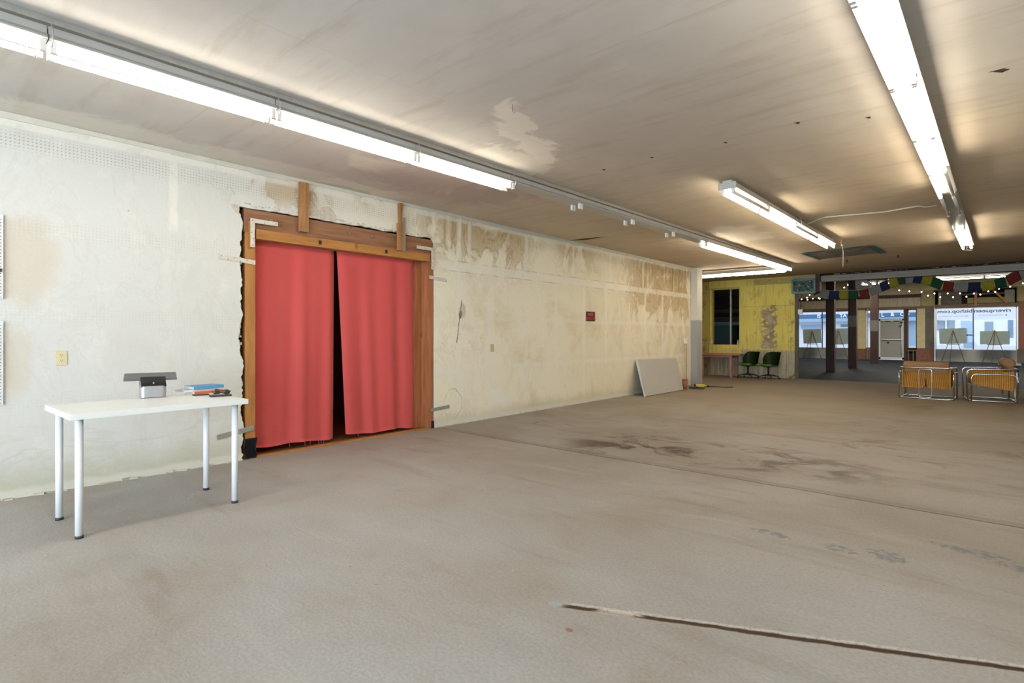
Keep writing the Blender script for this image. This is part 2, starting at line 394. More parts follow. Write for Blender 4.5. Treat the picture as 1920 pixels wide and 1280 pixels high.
def yellow_mat():
    m = M('worn_yellow_wall', 0.8)
    x, z = m.x, m.z; n2 = m.noise(4, 8, 0.65); n3 = m.noise(1.3, 6, 0.6)
    col = m.mix(ss(n3, 0.4, 0.7), (0.78, 0.65, 0.155), (0.70, 0.57, 0.13))
    low = ss(z+(n2-0.5)*0.06, 0.84, 0.78)
    st = m.noise(3, 6, 0.65, m.v3(x*6, 0.0, z*0.4))
    lowc = m.mix(ss(st, 0.4, 0.65), (0.55, 0.49, 0.36), (0.34, 0.27, 0.17))
    left = ss(x+(n2-0.5)*0.15, 0.05, -0.05)*ss(z, 0.55, 0.7)
    col = m.mix(low*(1-left*0.8), col, lowc)
    col = m.mix(ss(m.noise(3.0, 6, 0.65, m.v3(x*5+2, 0.0, z*0.5)), 0.50, 0.66)*0.45, col, (0.34, 0.25, 0.08))
    col = m.mix(ss(x, -0.98, -1.02)*0.5, col, (0.26, 0.18, 0.05))
    wv = m.noise(3.0, 6, 0.6, m.v3(x, 0.0, z*1.6), 0.8)
    p = ss(((x-0.80)/0.22).pow(2.0)+(wv-0.5)*6.0, 1.0, 0.6)*band(z, 0.86, 2.10, 0.04)*ss(wv, 0.38, 0.44)
    col = m.mix(p*0.9, col, m.mix(ss(n2, 0.4, 0.6), (0.42, 0.36, 0.27), (0.25, 0.19, 0.14)))
    col = m.mix(ss(m.noise(2.2, 7, 0.65, m.v3(m.x+4, 0.0, m.z)), 0.55, 0.68)*0.4, col, (0.36, 0.27, 0.10))
    dirt = ss(n2, 0.52, 0.66)*(line(x, 1.40, 0.10)*0.8+line(x, 0.40, 0.06)*0.7+line(z, 2.11, 0.03)*ss(x, 0.1, 0.2)*1.2+ss(z, 0.30, 0.05)*1.0+ss(x, -0.95, -1.1)*0.8)
    col = m.mix(dirt.clamp()*0.8, col, (0.13, 0.085, 0.05))
    col = m.mix(line(z, 2.105, 0.008)*ss(x, 0.0, 0.02)*0.6, col, (0.2, 0.13, 0.06))
    col = m.mix(line(x, -1.0, 0.015)*0.7, col, (0.12, 0.08, 0.03))
    vo = m.voro(3.0, m.v3(x, 0.0, z)); col = m.mix(ss(vo, 0.06, 0.035)*ss(n3, 0.5, 0.52)*0.8, col, (0.08, 0.05, 0.03))
    m.color(col); m.bump(n2, 0.35, 0.01); return m.m

MAT = dict(
    floor=concrete(), wall=left_wall(), ceil=ceiling_mat(), yellow=yellow_mat(),
    white_enamel=simple('white_enamel', (0.42, 0.41, 0.38), 0.38, var=0.05),
    socket=simple('ivory_plastic', (0.74, 0.72, 0.66), 0.5, var=0.06),
    dead_tube=simple('unlit_tube_glass', (0.62, 0.56, 0.50), 0.25, var=0.05),
    galv=simple('galvanised_steel', (0.50, 0.49, 0.45), 0.42, 0.75, var=0.25, sc=20),
    plate_paint=simple('paint_spattered_steel', (0.62, 0.57, 0.48), 0.6, 0.2, var=0.3, sc=45),
    bolt=simple('rusty_bolt', (0.30, 0.22, 0.17), 0.5, 0.6, var=0.3),
    hole=simple('dark_hole', (0.02, 0.017, 0.015), 0.9),
    old_beam=wood('old_header_timber', (0.33, 0.155, 0.075), (0.22, 0.095, 0.042), 'y'),
    fir=wood('orange_fir', (0.46, 0.205, 0.05), (0.33, 0.13, 0.028), 'y'),
    fir_v=wood('orange_fir_upright', (0.46, 0.205, 0.055), (0.36, 0.145, 0.035), 'z'),
    red_fir=wood('red_fir_upright', (0.42, 0.155, 0.06), (0.29, 0.095, 0.033), 'z'),
    offcut=wood('weathered_offcut', (0.42, 0.205, 0.07), (0.24, 0.105, 0.035), 'z', sc=2.0),
    grey_board=wood('grey_weathered_board', (0.32, 0.29, 0.24), (0.22, 0.19, 0.15), 'z'),
    plaster_core=simple('broken_plaster_core', (0.56, 0.50, 0.40), 0.9, var=0.35, sc=25, bump=0.8),
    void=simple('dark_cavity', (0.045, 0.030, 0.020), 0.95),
    black_plastic=simple('black_sheet_plastic', (0.012, 0.013, 0.016), 0.28, var=0.3, bump=0.5),
    laminate=simple('white_laminate', (0.84, 0.84, 0.81), 0.35, var=0.03),
    leg_white=simple('white_powder_coat', (0.80, 0.82, 0.84), 0.35, var=0.03),
    rubber=simple('dark_rubber', (0.03, 0.03, 0.035), 0.6),
    ivory=simple('ivory_faceplate', (0.66, 0.58, 0.34), 0.4, var=0.05),
    beige_box=simple('tan_faceplate', (0.52, 0.44, 0.26), 0.5, var=0.08),
    aluminium=simple('brushed_aluminium', (0.55, 0.56, 0.60), 0.36, 0.85, var=0.08, sc=30),
    black_gloss=simple('black_gloss_plastic', (0.012, 0.012, 0.013), 0.18),
    grey_gloss=simple('dark_glass_back', (0.13, 0.125, 0.12), 0.28, var=0.1),
    blue_card=simple('blue_cover', (0.10, 0.30, 0.52), 0.5, var=0.12),
    orange_card=simple('orange_cover', (0.62, 0.13, 0.04), 0.5, var=0.1),
    paper=simple('white_paper', (0.78, 0.78, 0.80), 0.7, var=0.05),
    brown_lens=simple('smoked_lens', (0.05, 0.03, 0.02), 0.15),
    grey_panel=simple('grey_board_panel', (0.39, 0.37, 0.335), 0.75, var=0.06, sc=3, bump=0.05),
    panel_edge=simple('pale_board_edge', (0.62, 0.62, 0.60), 0.7, var=0.12, sc=30),
    grey_paint=simple('grey_wall_paint', (0.34, 0.34, 0.33), 0.7, var=0.06),
    pale_paint=simple('pale_wall_paint', (0.62, 0.60, 0.52), 0.7, var=0.06),
    terracotta=simple('terracotta_plastic', (0.30, 0.10, 0.06), 0.6, var=0.15),
    cord=simple('grimy_white_cord', (0.58, 0.54, 0.44), 0.6),
    yellow_cord=simple('old_yellow_cord', (0.42, 0.31, 0.10), 0.6),
    red_sign=simple('dark_red_sign', (0.09, 0.003, 0.003), 0.3, var=0.15),
    sign_black=simple('sign_border', (0.03, 0.012, 0.008), 0.35),
    sign_red=simple('sign_letter', (0.42, 0.018, 0.018), 0.35),
    sign_pink=simple('sign_letter_pale', (0.52, 0.12, 0.10), 0.35),
    pink=simple('faded_pink_paint', (0.46, 0.20, 0.155), 0.6, var=0.2),
    green_vinyl=simple('green_vinyl', (0.055, 0.105, 0.018), 0.33, var=0.15, sc=5),
    black_metal=simple('black_metal', (0.02, 0.017, 0.015), 0.4, 0.4),
    chrome=simple('chrome_tube', (0.72, 0.70, 0.66), 0.16, 1.0, var=0.05),
    dark_timber=wood('dark_brown_post', (0.060, 0.022, 0.012), (0.028, 0.012, 0.008), 'z'),
    grey_band=simple('grey_cloth_band', (0.13, 0.12, 0.105), 0.8, var=0.1),
    grey_beam=wood('grey_painted_beam', (0.33, 0.31, 0.28), (0.26, 0.24, 0.22), 'x'),
    teal=simple('teal_tape', (0.035, 0.17, 0.16), 0.35, var=0.35, sc=12),
    bare_plaster=simple('bare_plaster', (0.36, 0.29, 0.22), 0.85, var=0.25, sc=6, bump=0.3),
    tan_panel=wood('tan_plywood', (0.50, 0.42, 0.30), (0.38, 0.31, 0.21), 'z'),
    brown_frame=wood('brown_window_timber', (0.20, 0.125, 0.08), (0.135, 0.08, 0.05), 'x'),
    stucco=simple('worn_stucco_pier', (0.56, 0.48, 0.27), 0.85, var=0.3, sc=5, bump=0.2),
    stucco_dark=simple('stained_dark_pier', (0.13, 0.115, 0.09), 0.85, var=0.35, sc=4),
    brick_red=simple('red_worn_base', (0.20, 0.085, 0.06), 0.85, var=0.4, sc=14, bump=0.4),
    red_panel=simple('red_brown_panel', (0.27, 0.115, 0.075), 0.8, var=0.15),
    mustard=simple('mustard_wall', (0.36, 0.30, 0.13), 0.85, var=0.2, sc=5),
    sill_grey=simple('grey_bulkhead', (0.38, 0.38, 0.36), 0.7, var=0.1, sc=3),
    pale_frame=simple('pale_timber_edge', (0.62, 0.50, 0.38), 0.6),
    alu_dark=simple('dark_mullion', (0.06, 0.07, 0.09), 0.4, 0.3),
    door_white=simple('white_door_frame', (0.62, 0.65, 0.68), 0.4),
    door_fabric=simple('grey_door_blind', (0.30, 0.295, 0.265), 0.9, var=0.08),
    easel_board=simple('grey_green_display_board', (0.25, 0.31, 0.29), 0.7, var=0.15, sc=3),
    easel_wood=simple('easel_timber', (0.20, 0.12, 0.06), 0.6),
    road=simple('wet_road', (0.45, 0.46, 0.52), 0.7, var=0.25, sc=1.5),
    street_white=simple('white_street_wall', (0.64, 0.64, 0.66), 0.8, var=0.05, sc=1),
    street_blue=simple('blue_shop_sign_band', (0.06, 0.13, 0.25), 0.6, var=0.12),
    street_pale=simple('pale_blue_awning', (0.27, 0.38, 0.50), 0.7, var=0.1),
    street_glass=simple('street_window_glass', (0.14, 0.19, 0.25), 0.3, var=0.35, sc=3),
    street_teal=simple('teal_street_panel', (0.13, 0.20, 0.21), 0.6, var=0.1),
    letter_white=simple('white_letters', (0.85, 0.85, 0.85), 0.5),
    letter_black=simple('black_vinyl_letters', (0.04, 0.04, 0.05), 0.5),
    letter_grey=simple('grey_vinyl_letters', (0.30, 0.33, 0.40), 0.5),
    joist=wood('dark_roof_joist', (0.15, 0.105, 0.07), (0.09, 0.06, 0.04), 'x'),
    teal_box=simple('teal_cabinet', (0.075, 0.15, 0.13), 0.5, var=0.2),
    debris=simple('plaster_rubble', (0.34, 0.26, 0.18), 0.9, var=0.3, sc=20),
)
def emis(name, col, st):
    m = M(name, 0.4); m.color(tuple(col)); n = m.noise(2.0, 2)
    m.b.inputs['Emission Color'].default_value = (*col, 1)
    m.t.links.new((n*0.02+0.99).__mul__(st).k, m.b.inputs['Emission Strength']); return m.m
MAT['tube'] = emis('lit_tube', (1.0, 0.925, 0.80), TUBE)
MAT['tube_far'] = emis('lit_tube_warm', (1.0, 0.88, 0.70), TUBE*1.2)
MAT['tube_shop'] = emis('lit_shop_tube', (1.0, 0.93, 0.84), TUBE*3)
MAT['bulb'] = emis('fairy_bulb', (1.0, 0.95, 0.85), 14.0)
m = M('red_curtain_cloth', 0.85); n = m.noise(300, 2, 0.5, m.v3(m.x, m.y, m.z*0.3)); m.color(m.scale((0.92, 0.165, 0.150), n*0.16+0.92))
m.b.inputs['Sheen Weight'].default_value = 0.25
m.bump(m.noise(500, 2), 0.05, 0.001); MAT['curtain'] = m.m
m = M('woven_cane', 0.8, spec=0.15)
wx = ss(((m.x+m.y*0.93)*(2*PI/0.030)).sin(), -1.0, 0.4); wz = ss(((m.z+m.y*0.25)*(2*PI/0.026)).sin(), -1.0, 0.2); k = wx*(wz*0.5+0.5)
big = m.noise(7, 4)
m.color(m.scale(m.mix(k, (0.30, 0.135, 0.024), (0.56, 0.285, 0.070)), big*0.6+0.75)); m.bump(k, 0.5, 0.004); MAT['wicker'] = m.m
m = M('tan_cushion', 0.85); m.color(m.scale((0.30, 0.165, 0.08), m.noise(25, 4)*0.4+0.8)); m.bump(m.noise(150, 3), 0.3, 0.002); MAT['cushion'] = m.m
m = M('clear_plastic_sheet', 0.14); m.color(m.mix(ss(m.noise(5, 6, 0.6, dist=1.5), 0.35, 0.65), (0.58, 0.50, 0.38), (0.36, 0.32, 0.26))); m.bump(m.noise(8, 5, 0.6, dist=1.0), 0.9, 0.03); MAT['plastic'] = m.m
m = M('teal_plastic_sheet', 0.2)
c_ = m.mix(ss(m.noise(6, 6, 0.6, m.v3(m.x*1.5, m.y, m.z*3), 1.0), 0.45, 0.62), (0.05, 0.15, 0.15), (0.30, 0.30, 0.26)); m.color(c_); m.bump(m.noise(9, 5, 0.6, dist=1.0), 0.9, 0.02); MAT['teal_sheet'] = m.m
def glass():
    mt = bpy.data.materials.new('window_glass'); mt.use_nodes = True; t = mt.node_tree; t.nodes.clear()
    o = t.nodes.new('ShaderNodeOutputMaterial'); mx = t.nodes.new('ShaderNodeMixShader'); a = t.nodes.new('ShaderNodeBsdfTransparent'); g = t.nodes.new('ShaderNodeBsdfGlossy')
    g.inputs['Roughness'].default_value = 0.02; a.inputs[0].default_value = (0.95, 0.98, 1, 1)
    n = t.nodes.new('ShaderNodeTexNoise'); n.inputs['Scale'].default_value = 3; r = t.nodes.new('ShaderNodeMapRange'); r.inputs[3].default_value = 0.006; r.inputs[4].default_value = 0.014
    t.links.new(n.outputs[0], r.inputs[0]); t.links.new(r.outputs[0], mx.inputs[0])
    t.links.new(a.outputs[0], mx.inputs[1]); t.links.new(g.outputs[0], mx.inputs[2]); t.links.new(mx.outputs[0], o.inputs[0]); return mt
MAT['glass'] = glass()
def flag_mat(name, c):
    m = M(name, 0.8); n = m.noise(30, 3, 0.6, m.v3(m.x, 0.0, m.z*2)); p = ss(n, 0.5, 0.58)
    m.color(m.mix(p*0.55, c, tuple(v*0.35 for v in c))); return m.m
FLAG = dict(r=flag_mat('red_flag_cloth', (0.24, 0.035, 0.025)), w=flag_mat('white_flag_cloth', (0.36, 0.35, 0.34)), b=flag_mat('blue_flag_cloth', (0.020, 0.035, 0.12)),
            y=flag_mat('yellow_flag_cloth', (0.42, 0.38, 0.035)), g=flag_mat('green_flag_cloth', (0.02, 0.105, 0.04)))

# ------------------------------------------------------------------ room shell
XR, ZC, YF, YB = 11.2, 2.94, 33.0, -5.0
struct(MB().box(-4.2, YB-0.3, -0.3, XR+0.3, YF+0.3, 0.0), 'floor', MAT['floor'])
# hall ceiling, its far edge broken away
mb = MB(); edge = []
x = -4.0
while x < XR: edge.append((x, 16.95+random.uniform(-0.10, 0.05)*(1 if x > 2.1 else 0))); x += random.uniform(0.05, 0.16)
edge.append((XR, 16.95))
mb.prism([Vector((-4.0, YB, ZC)), Vector((XR, YB, ZC))]+[Vector((a, b, ZC)) for a, b in reversed(edge)], (0, 0, 0.025)); struct(mb, 'ceiling', MAT['ceil'])
struct(MB().box(-4.3, YB-0.3, 4.0, XR+0.3, YF+0.3, 4.1), 'ceiling_high', MAT['bare_plaster'])
# left wall with the ragged opening
def jag(p, q, n, amp, ax):
    out = []; w_ = 0.0
    for i in range(n):
        t = i/n; v = Vector(p)*(1-t)+Vector(q)*t
        w_ = w_*0.72+random.uniform(-amp, amp)*0.75 if i else 0.0
        v[ax] += w_+random.uniform(-amp, amp)*0.35; out.append(v)
    return out
o_l = jag((0, 2.330, 0.0), (0, 2.312, 2.42), 90, 0.016, 1)+[Vector((0, 2.30, 2.47)), Vector((0, 2.265, 2.53))]
o_t = jag((0, 2.33, 2.535), (0, 4.78, 2.545), 46, 0.010, 2)+[Vector((0, 4.80, 2.548)), Vector((0, 4.82, 2.50))]
o_r = jag((0, 4.838, 2.49), (0, 4.84, 0.03), 30, 0.003, 1)+[Vector((0, 4.84, 0))]
poly = [Vector((0, YB, 0))]+o_l+o_t+o_r+[Vector((0, 13.4, 0)), Vector((0, 13.4, ZC+0.02)), Vector((0, YB, ZC+0.02))]
mb = MB(); mb.prism(poly, (-0.035, 0, 0)); struct(mb, 'wall_left', MAT['wall'])
mb = MB()
mb.box(-0.30, YB, 0, -0.036, 2.20, 4.0); mb.box(-0.30, 4.93, 0, -0.036, 13.4, 4.0); mb.box(-0.30, 2.20, 2.60, -0.036, 4.93, 4.0)
struct(mb, 'wall_left_core', MAT['void'])
# closet behind the curtain
mb = MB(); mb.box(-2.6, 1.9, 0, -2.5, 5.2, 3.0); mb.box(-2.6, 1.9, 0, -0.3, 2.0, 3.0); mb.box(-2.6, 5.1, 0, -0.3, 5.2, 3.0); mb.box(-2.6, 1.9, 2.9, -0.3, 5.2, 3.0)
struct(mb, 'wall_closet', simple('closet_brown', (0.12, 0.055, 0.035), 0.9))
# base crumbs of plaster along the wall foot
mb = MB()
for i in range(230):
    y = random.uniform(-1.5, 13.2)
    if 2.28 < y < 4.9: continue
    r = random.uniform(0.004, 0.02); mb.box(0, -r*1.8, 0, random.uniform(0.006, 0.03), r*1.8, r*random.uniform(.4, 1.1), M4=Matrix.Translation((0.0, y, 0))@Matrix.Rotation(random.uniform(-.4, .4), 4, 'Z'))
struct(mb, 'baseboard_left', MAT['plaster_core'])
# cornice strip where wall meets the ceiling
mb = MB()
y = YB
while y < 13.3:
    d = random.uniform(0.25, 0.9); mb.box(0.0, y, ZC-0.035-random.uniform(0, .02), random.uniform(.006, .014), min(y+d, 13.36), ZC-0.001); y += d
struct(mb, 'trim_cornice', simple('cornice_filler', (0.60, 0.58, 0.50), 0.85, var=0.15, sc=6, bump=0.4))
# pilaster at the wall end
mb = MB(); mb.box(-0.30, 13.4, 1.62, 0.16, 13.62, ZC); mb.box(0.0, 13.30, 1.62, 0.16, 13.4, ZC); struct(mb, 'trim_pilaster_upper', MAT['pale_paint'])
mb = MB(); mb.box(-0.30, 13.4, 0, 0.16, 13.62, 1.62); mb.box(0.001, 13.30, 0, 0.16, 13.4, 1.62); struct(mb, 'trim_pilaster_lower', MAT['grey_paint'])
struct(MB().box(-4.1, 13.62, 0, -4.0, 33, 4.0), 'wall_alcove', MAT['yellow'])
struct(MB().box(-4.0, 13.40, 0, -0.301, 13.5, 4.0), 'wall_alcove_near', MAT['pale_paint'])
struct(MB().box(XR, YB, 0, XR+0.15, YF, 4.0), 'wall_right', MAT['pale_paint'])
# rear wall behind the viewer with its wide doorway to daylight
mb = MB(); mb.box(-0.3, YB-0.2, 0, 1.2, YB, 4.0); mb.box(10.2, YB-0.2, 0, XR, YB, 4.0); mb.box(1.2, YB-0.2, 2.85, 10.2, YB, 4.0)
struct(mb, 'wall_rear', MAT['pale_paint'])
# yellow wall with its window opening
YW = 17.05
mb = MB(); wx0, wx1, wz0, wz1 = -0.90, -0.063, 0.955, 2.66
mb.box(-4.0, YW, 0, wx0, YW+0.14, ZC); mb.box(wx1, YW, 0, 1.48, YW+0.14, ZC); mb.box(wx0, YW, 0, wx1, YW+0.14, wz0); mb.box(wx0, YW, wz1, wx1, YW+0.14, ZC)
struct(mb, 'wall_yellow', MAT['yellow'])
struct(MB().box(1.48, YW+0.02, 0, 1.56, YW+0.14, 2.45), 'trim_yellow_wall_end', MAT['stucco_dark'])
struct(MB().box(-4.0, YW+.1, 2.895, XR, YW+0.2, 4.0), 'wall_above_beam', MAT['void'])  # near-black colour gives the shade of the gap over the beam
wn = MB(); wn.box(wx0-0.10, YW-0.03, wz1, wx1, YW, wz1+0.06); wn.box(wx0-0.10, YW-0.03, wz0-0.02, wx0-0.06, YW, wz1)
wn.box(wx0, YW+0.0, wz0, wx0+0.025, YW+0.14, wz1-.02)
win1 = struct(wn, 'window_1', simple('yellow_casing', (0.52, 0.42, 0.12), 0.7, var=0.2))
mb = MB(); mb.box(-0.36, YW+0.05, wz0, -0.31, YW+0.10, wz1); struct(mb, 'mullion', MAT['galv'], win1)
mb = MB(); mb.box(wx0+0.03, YW+0.07, wz0, -0.36, YW+0.075, wz1); mb.box(-0.31, YW+0.07, wz0, wx1, YW+0.075, wz1); struct(mb, 'pane', MAT['glass'], win1)
mb = MB(); mb.cyl((wx0+0.01, YW-0.02, wz0), (wx0+0.01, YW-0.02, wz0+0.10), 0.022); mb.cyl((wx0+0.01, YW-0.02, wz0+0.10), (wx0+0.01, YW-0.02, wz0+0.17), 0.012)
tag(mb.build('bottle', MAT['letter_white']), 'small white bottle standing in left corner of dark window sill', 'bottle')
mb = MB(); mb.cyl((wx1-0.05, YW+0.03, wz0), (wx1-0.05, YW+0.03, wz0+0.09), 0.02); mb.cyl((wx1-0.05, YW+0.03, wz0+0.09), (wx1-0.05, YW+0.03, wz0+0.15), 0.010)
tag(mb.build('bottle', MAT['letter_white']), 'small white bottle standing in right corner of dark window sill', 'bottle')
# store room behind that window
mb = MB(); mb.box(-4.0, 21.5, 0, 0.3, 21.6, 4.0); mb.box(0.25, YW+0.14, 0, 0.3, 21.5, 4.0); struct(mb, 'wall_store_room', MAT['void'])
mb = MB()
for i in range(9): mb.box(-4.0, 17.5+i*0.48, 2.72, 0.25, 17.58+i*0.48, 2.9)
struct(mb, 'trim_joists', MAT['joist'])
mb = MB(); mb.box(-4, 21.2, 1.75, 0.2, 21.3, 1.95); mb.box(-4, 21.3, 2.1, 0.2, 21.4, 2.25); struct(mb, 'trim_store_rails', MAT['joist'])
t = thing('cabinet', 'dim teal cabinet standing in the dark room behind the yellow wall', 'cabinet', (-1.55, 20.0, 0))
MB().box(-1.1, -.3, 0, 0.35, .3, 1.6, .02).build('body', MAT['teal_box'], t); MB().box(-1.15, -.33, 1.60, 0.9, .33, 1.72, .01).build('cabinet_top', simple('pale_teal_top', (.22, .34, .31), .5), t)
MB().box(-1.07, -.315, .1, -.40, -.301, 1.5).build('door', MAT['teal_box'], t)
mb = MB(); mb.tube([(-0.22, 18.2, 2.7), (-0.03, 18.0, 2.2)], 0.012, 6)
tag(mb.build('hanging_cable', MAT['galv']), 'pale slanting cable in upper right of the dark window', 'cable')
mb = MB(); mb.tube([(-0.325, YW+0.02, 2.1), (-0.33, YW+0.02, 1.2), (-0.30, YW+0.0, 1.0)], 0.008, 6)
tag(mb.build('window_cord', MAT['paper']), 'thin white cord hanging on the grey post of the dark window', 'cord')

# header left of the beam: bare plaster, teal sheet, dark end post; the grey beam
struct(MB().box(1.45, YW-0.10, 2.44, 2.03, YW+0.02, ZC), 'trim_header_plaster', MAT['bare_plaster'])
struct(MB().box(2.03, YW-0.10, 2.45, 2.14, YW+0.10, ZC), 'trim_header_end', MAT['dark_timber'])
t = MB(); t.grid(lambda u, v: Vector((1.44+0.60*u, YW-0.115-0.02*math.sin(u*17+v*5)*math.sin(v*9), 2.43+0.39*v+0.03*math.sin(u*6))), 24, 14, th=0.004)
o = t.build('plastic_sheet', MAT['teal_sheet']); tag(o, 'crinkled clear plastic sheet taped in teal over header by yellow wall', 'plastic sheet')
mb = MB(); mb.box(1.43, YW-0.14, 2.42, 2.04, YW-0.13, 2.475); mb.box(1.43, YW-0.14, 2.78, 2.04, YW-0.13, 2.83); mb.box(1.43, YW-0.14, 2.47, 1.48, YW-0.13, 2.80); mb.box(1.99, YW-0.14, 2.47, 2.04, YW-0.13, 2.80)
mb.build('tape_border', MAT['teal'], o)
struct(MB().box(2.14, YW, 2.732, XR, YW+0.22, 2.895, 0.006), 'trim_beam', MAT['grey_beam'])
struct(MB().box(0.42, YW-0.05, 2.74, 1.45, YW, 2.90, .004), 'trim_yellow_board', simple('yellow_board', (.44, .36, .13), .7, var=.3))
mb = MB()
for i in range(60):
    x = random.uniform(2.3, 7.2); r = random.uniform(0.008, 0.022) if random.random() < .85 else 0.035
    mb.ball((x, 16.99+random.uniform(-.03, .03), ZC-random.uniform(0.022, 0.03)), r, 6, (1.6, .5, .4))
o = mb.build('plaster_crumbs', MAT['debris']); tag(o, 'broken plaster crumbs clinging along ceiling edge above grey beam', 'rubble'); o['kind'] = 'stuff'

# ------------------------------------------------------------------ the opening: door_1
door = bpy.data.objects.new('door_1', None); C.objects.link(door); door['kind'] = 'structure'
def P(mb, n, mat, **k): return mb.build(n, MAT[mat] if isinstance(mat, str) else mat, door, **k)
P(MB().box(-0.26, 2.35, 2.29, -0.012, 4.815, 2.525, 0.004), 'header_beam', 'old_beam')
P(MB().box(-0.10, 2.455, 2.225, 0.03, 4.735, 2.325, 0.004), 'lower_header', 'fir')
P(MB().box(-0.12, 2.362, 0.0, -0.006, 2.462, 2.29, 0.004), 'post', 'fir_v')
P(MB().box(-0.15, 4.735, 0.0, -0.008, 4.828, 2.29, 0.004), 'post', 'red_fir')
P(MB().box(-0.22, 4.60, 0.0, -0.155, 4.828, 2.24, 0.003), 'jamb_board', 'red_fir')
P(MB().box(-0.222, 4.596, 0.0, -0.18, 4.612, 2.235), 'jamb_strip', 'fir')
P(MB().box(-2.5, 2.0, 0.0, -0.02, 5.1, 0.012), 'threshold', wood('dark_threshold', (.20, .09, .035), (.12, .05, .02), 'y'))
P(MB().box(-0.06, 2.46, 0.0, -0.004, 4.74, 0.02, 0.003), 'threshold_strip', 'fir')
def plate(y0, z0, y1, z1, wd, th, mat, holes=3):
    d = Vector((0, y1-y0, z1-z0)); L = d.length; ang = math.atan2(z1-z0, y1-y0)
    T = Matrix.Translation((0.004, y0, z0))@Matrix.Rotation(ang, 4, 'X')
    o = P(MB().box(0, 0, -wd/2, th, L, wd/2, 0.0015, T), 'mending_plate', mat)
    for i in range(holes):
        yy = 0.025+(L-0.05)*i/(holes-1); zz = 0.010*(-1)**i
        h = MB(); h.cyl(T@Vector((th-.0005, yy, zz)), T@Vector((th+0.002, yy, zz)), 0.0055, 8); h.build('screw', MAT['bolt'], o)
plate(2.105, 2.012, 2.455, 1.985, 0.045, 0.005, 'plate_paint', 6)
plate(4.745, 2.025, 5.065, 2.000, 0.045, 0.005, 'plate_paint', 6)
plate(2.090, 0.262, 2.440, 0.312, 0.050, 0.005, 'galv', 4)
plate(4.765, 0.245, 5.105, 0.265, 0.045, 0.005, 'galv', 3)
def bracket(y, z, sy, L1, L2, wd=0.042):
    pts = [Vector((0.032, y, z)), Vector((0.032, y+sy*L1, z)), Vector((0.032, y+sy*L1, z-wd)), Vector((0.032, y+sy*wd, z-wd)), Vector((0.032, y+sy*wd, z-L2)), Vector((0.032, y, z-L2))]
    m_ = MB(); m_.prism(pts, (0.004, 0, 0)); o = P(m_, 'corner_bracket', 'plate_paint')
    for (a, b) in ((.02, .02), (L1-.02, .02), (.02, L2-.02), (L1*.5, .03), (.012, L2*.5), (.03, L2*.7)):
        h = MB(); h.cyl((0.0365, y+sy*a, z-b), (0.0385, y+sy*a, z-b), 0.006, 8); h.build('screw', MAT['bolt'], o)
    return o
bracket(2.395, 2.425, 1, 0.28, 0.29); bracket(4.80, 2.415, -1, 0.29, 0.29)
P(MB().box(-0.011, 2.392, 2.13, 0.031, 2.40, 2.40), 'bracket_packer', 'fir_v')
P(MB().box(0.004, 2.912, 2.365, 0.05, 3.012, 2.90, 0.003), 'brace_board', 'offcut')
P(MB().box(0.036, 4.19, 2.31, 0.075, 4.262, 2.655, 0.003), 'brace_board', 'offcut')
P(MB().box(0.034, 4.264, 2.31, 0.055, 4.315, 2.735, 0.002), 'brace_board', 'grey_board', label='grey weathered strip')
m_ = MB(); m_.prism([Vector((0.004, 4.235, 2.655)), Vector((0.004, 4.225, 2.91)), Vector((0.004, 4.285, 2.915)), Vector((0.004, 4.258, 2.66))], (0.045, 0, 0)); P(m_, 'brace_board', 'offcut')
for y in (2.62, 3.54, 3.86):
    m_ = MB(); m_.cyl((-0.012, y, 2.44), (0.004, y, 2.44), 0.018, 10); m_.cyl((0.004, y, 2.44), (0.012, y, 2.44), 0.009, 8); P(m_, 'bolt', 'bolt')
for y in (3.155, 4.04):
    m_ = MB(); m_.box(0.0302, y-0.018, 2.255, 0.032, y+0.018, 2.30); P(m_, 'recess_hole', 'hole')
m_ = MB(); m_.grid(lambda u, v: Vector((-0.004+0.006+0.006*math.sin(u*9+v*7), 2.345+0.125*u+0.006*math.sin(v*8), 0.005+0.205*v)), 10, 12, th=0.006); P(m_, 'plastic_wrap', 'black_plastic')
P(MB().box(-0.006, 4.79, 0.0, 0.004, 4.832, 0.10, 0.002), 'plastic_wrap', 'black_plastic')
# broken edge of plaster
m_ = MB()
for i in range(70):
    z = random.uniform(0, 2.45); s_ = random.uniform(0.006, 0.022)*(1.6 if random.random() < 0.12 else 1)
    m_.ball((-0.012, 2.308+random.uniform(-0.014, 0.014), z), s_*.75, 6, (0.5, 1, random.uniform(1, 2.4)))
for i in range(70):
    y = 2.36+2.4*i/70; m_.ball((-0.002, y, 2.555+random.uniform(-.01, .02)), random.uniform(.005, .018), 6, (.5, 1.4, .8))
P(m_, 'plaster_edge', 'plaster_core')
for pl in ([(3.02, 2.555), (3.03, 2.60), (3.07, 2.625), (3.12, 2.62), (3.15, 2.60), (3.16, 2.56)], [(3.17, 2.565), (3.165, 2.63), (3.20, 2.685), (3.25, 2.70), (3.30, 2.69), (3.345, 2.65), (3.375, 2.60), (3.37, 2.55), (3.30, 2.54)], [(2.215, 2.535), (2.25, 2.545), (2.30, 2.54), (2.30, 2.49), (2.29, 2.455), (2.262, 2.47)]):
    m_ = MB(); m_.prism([Vector((0.0005, a, b)) for a, b in pl], (0.004, 0, 0)); P(m_, 'bare_patch', 'plaster_core')

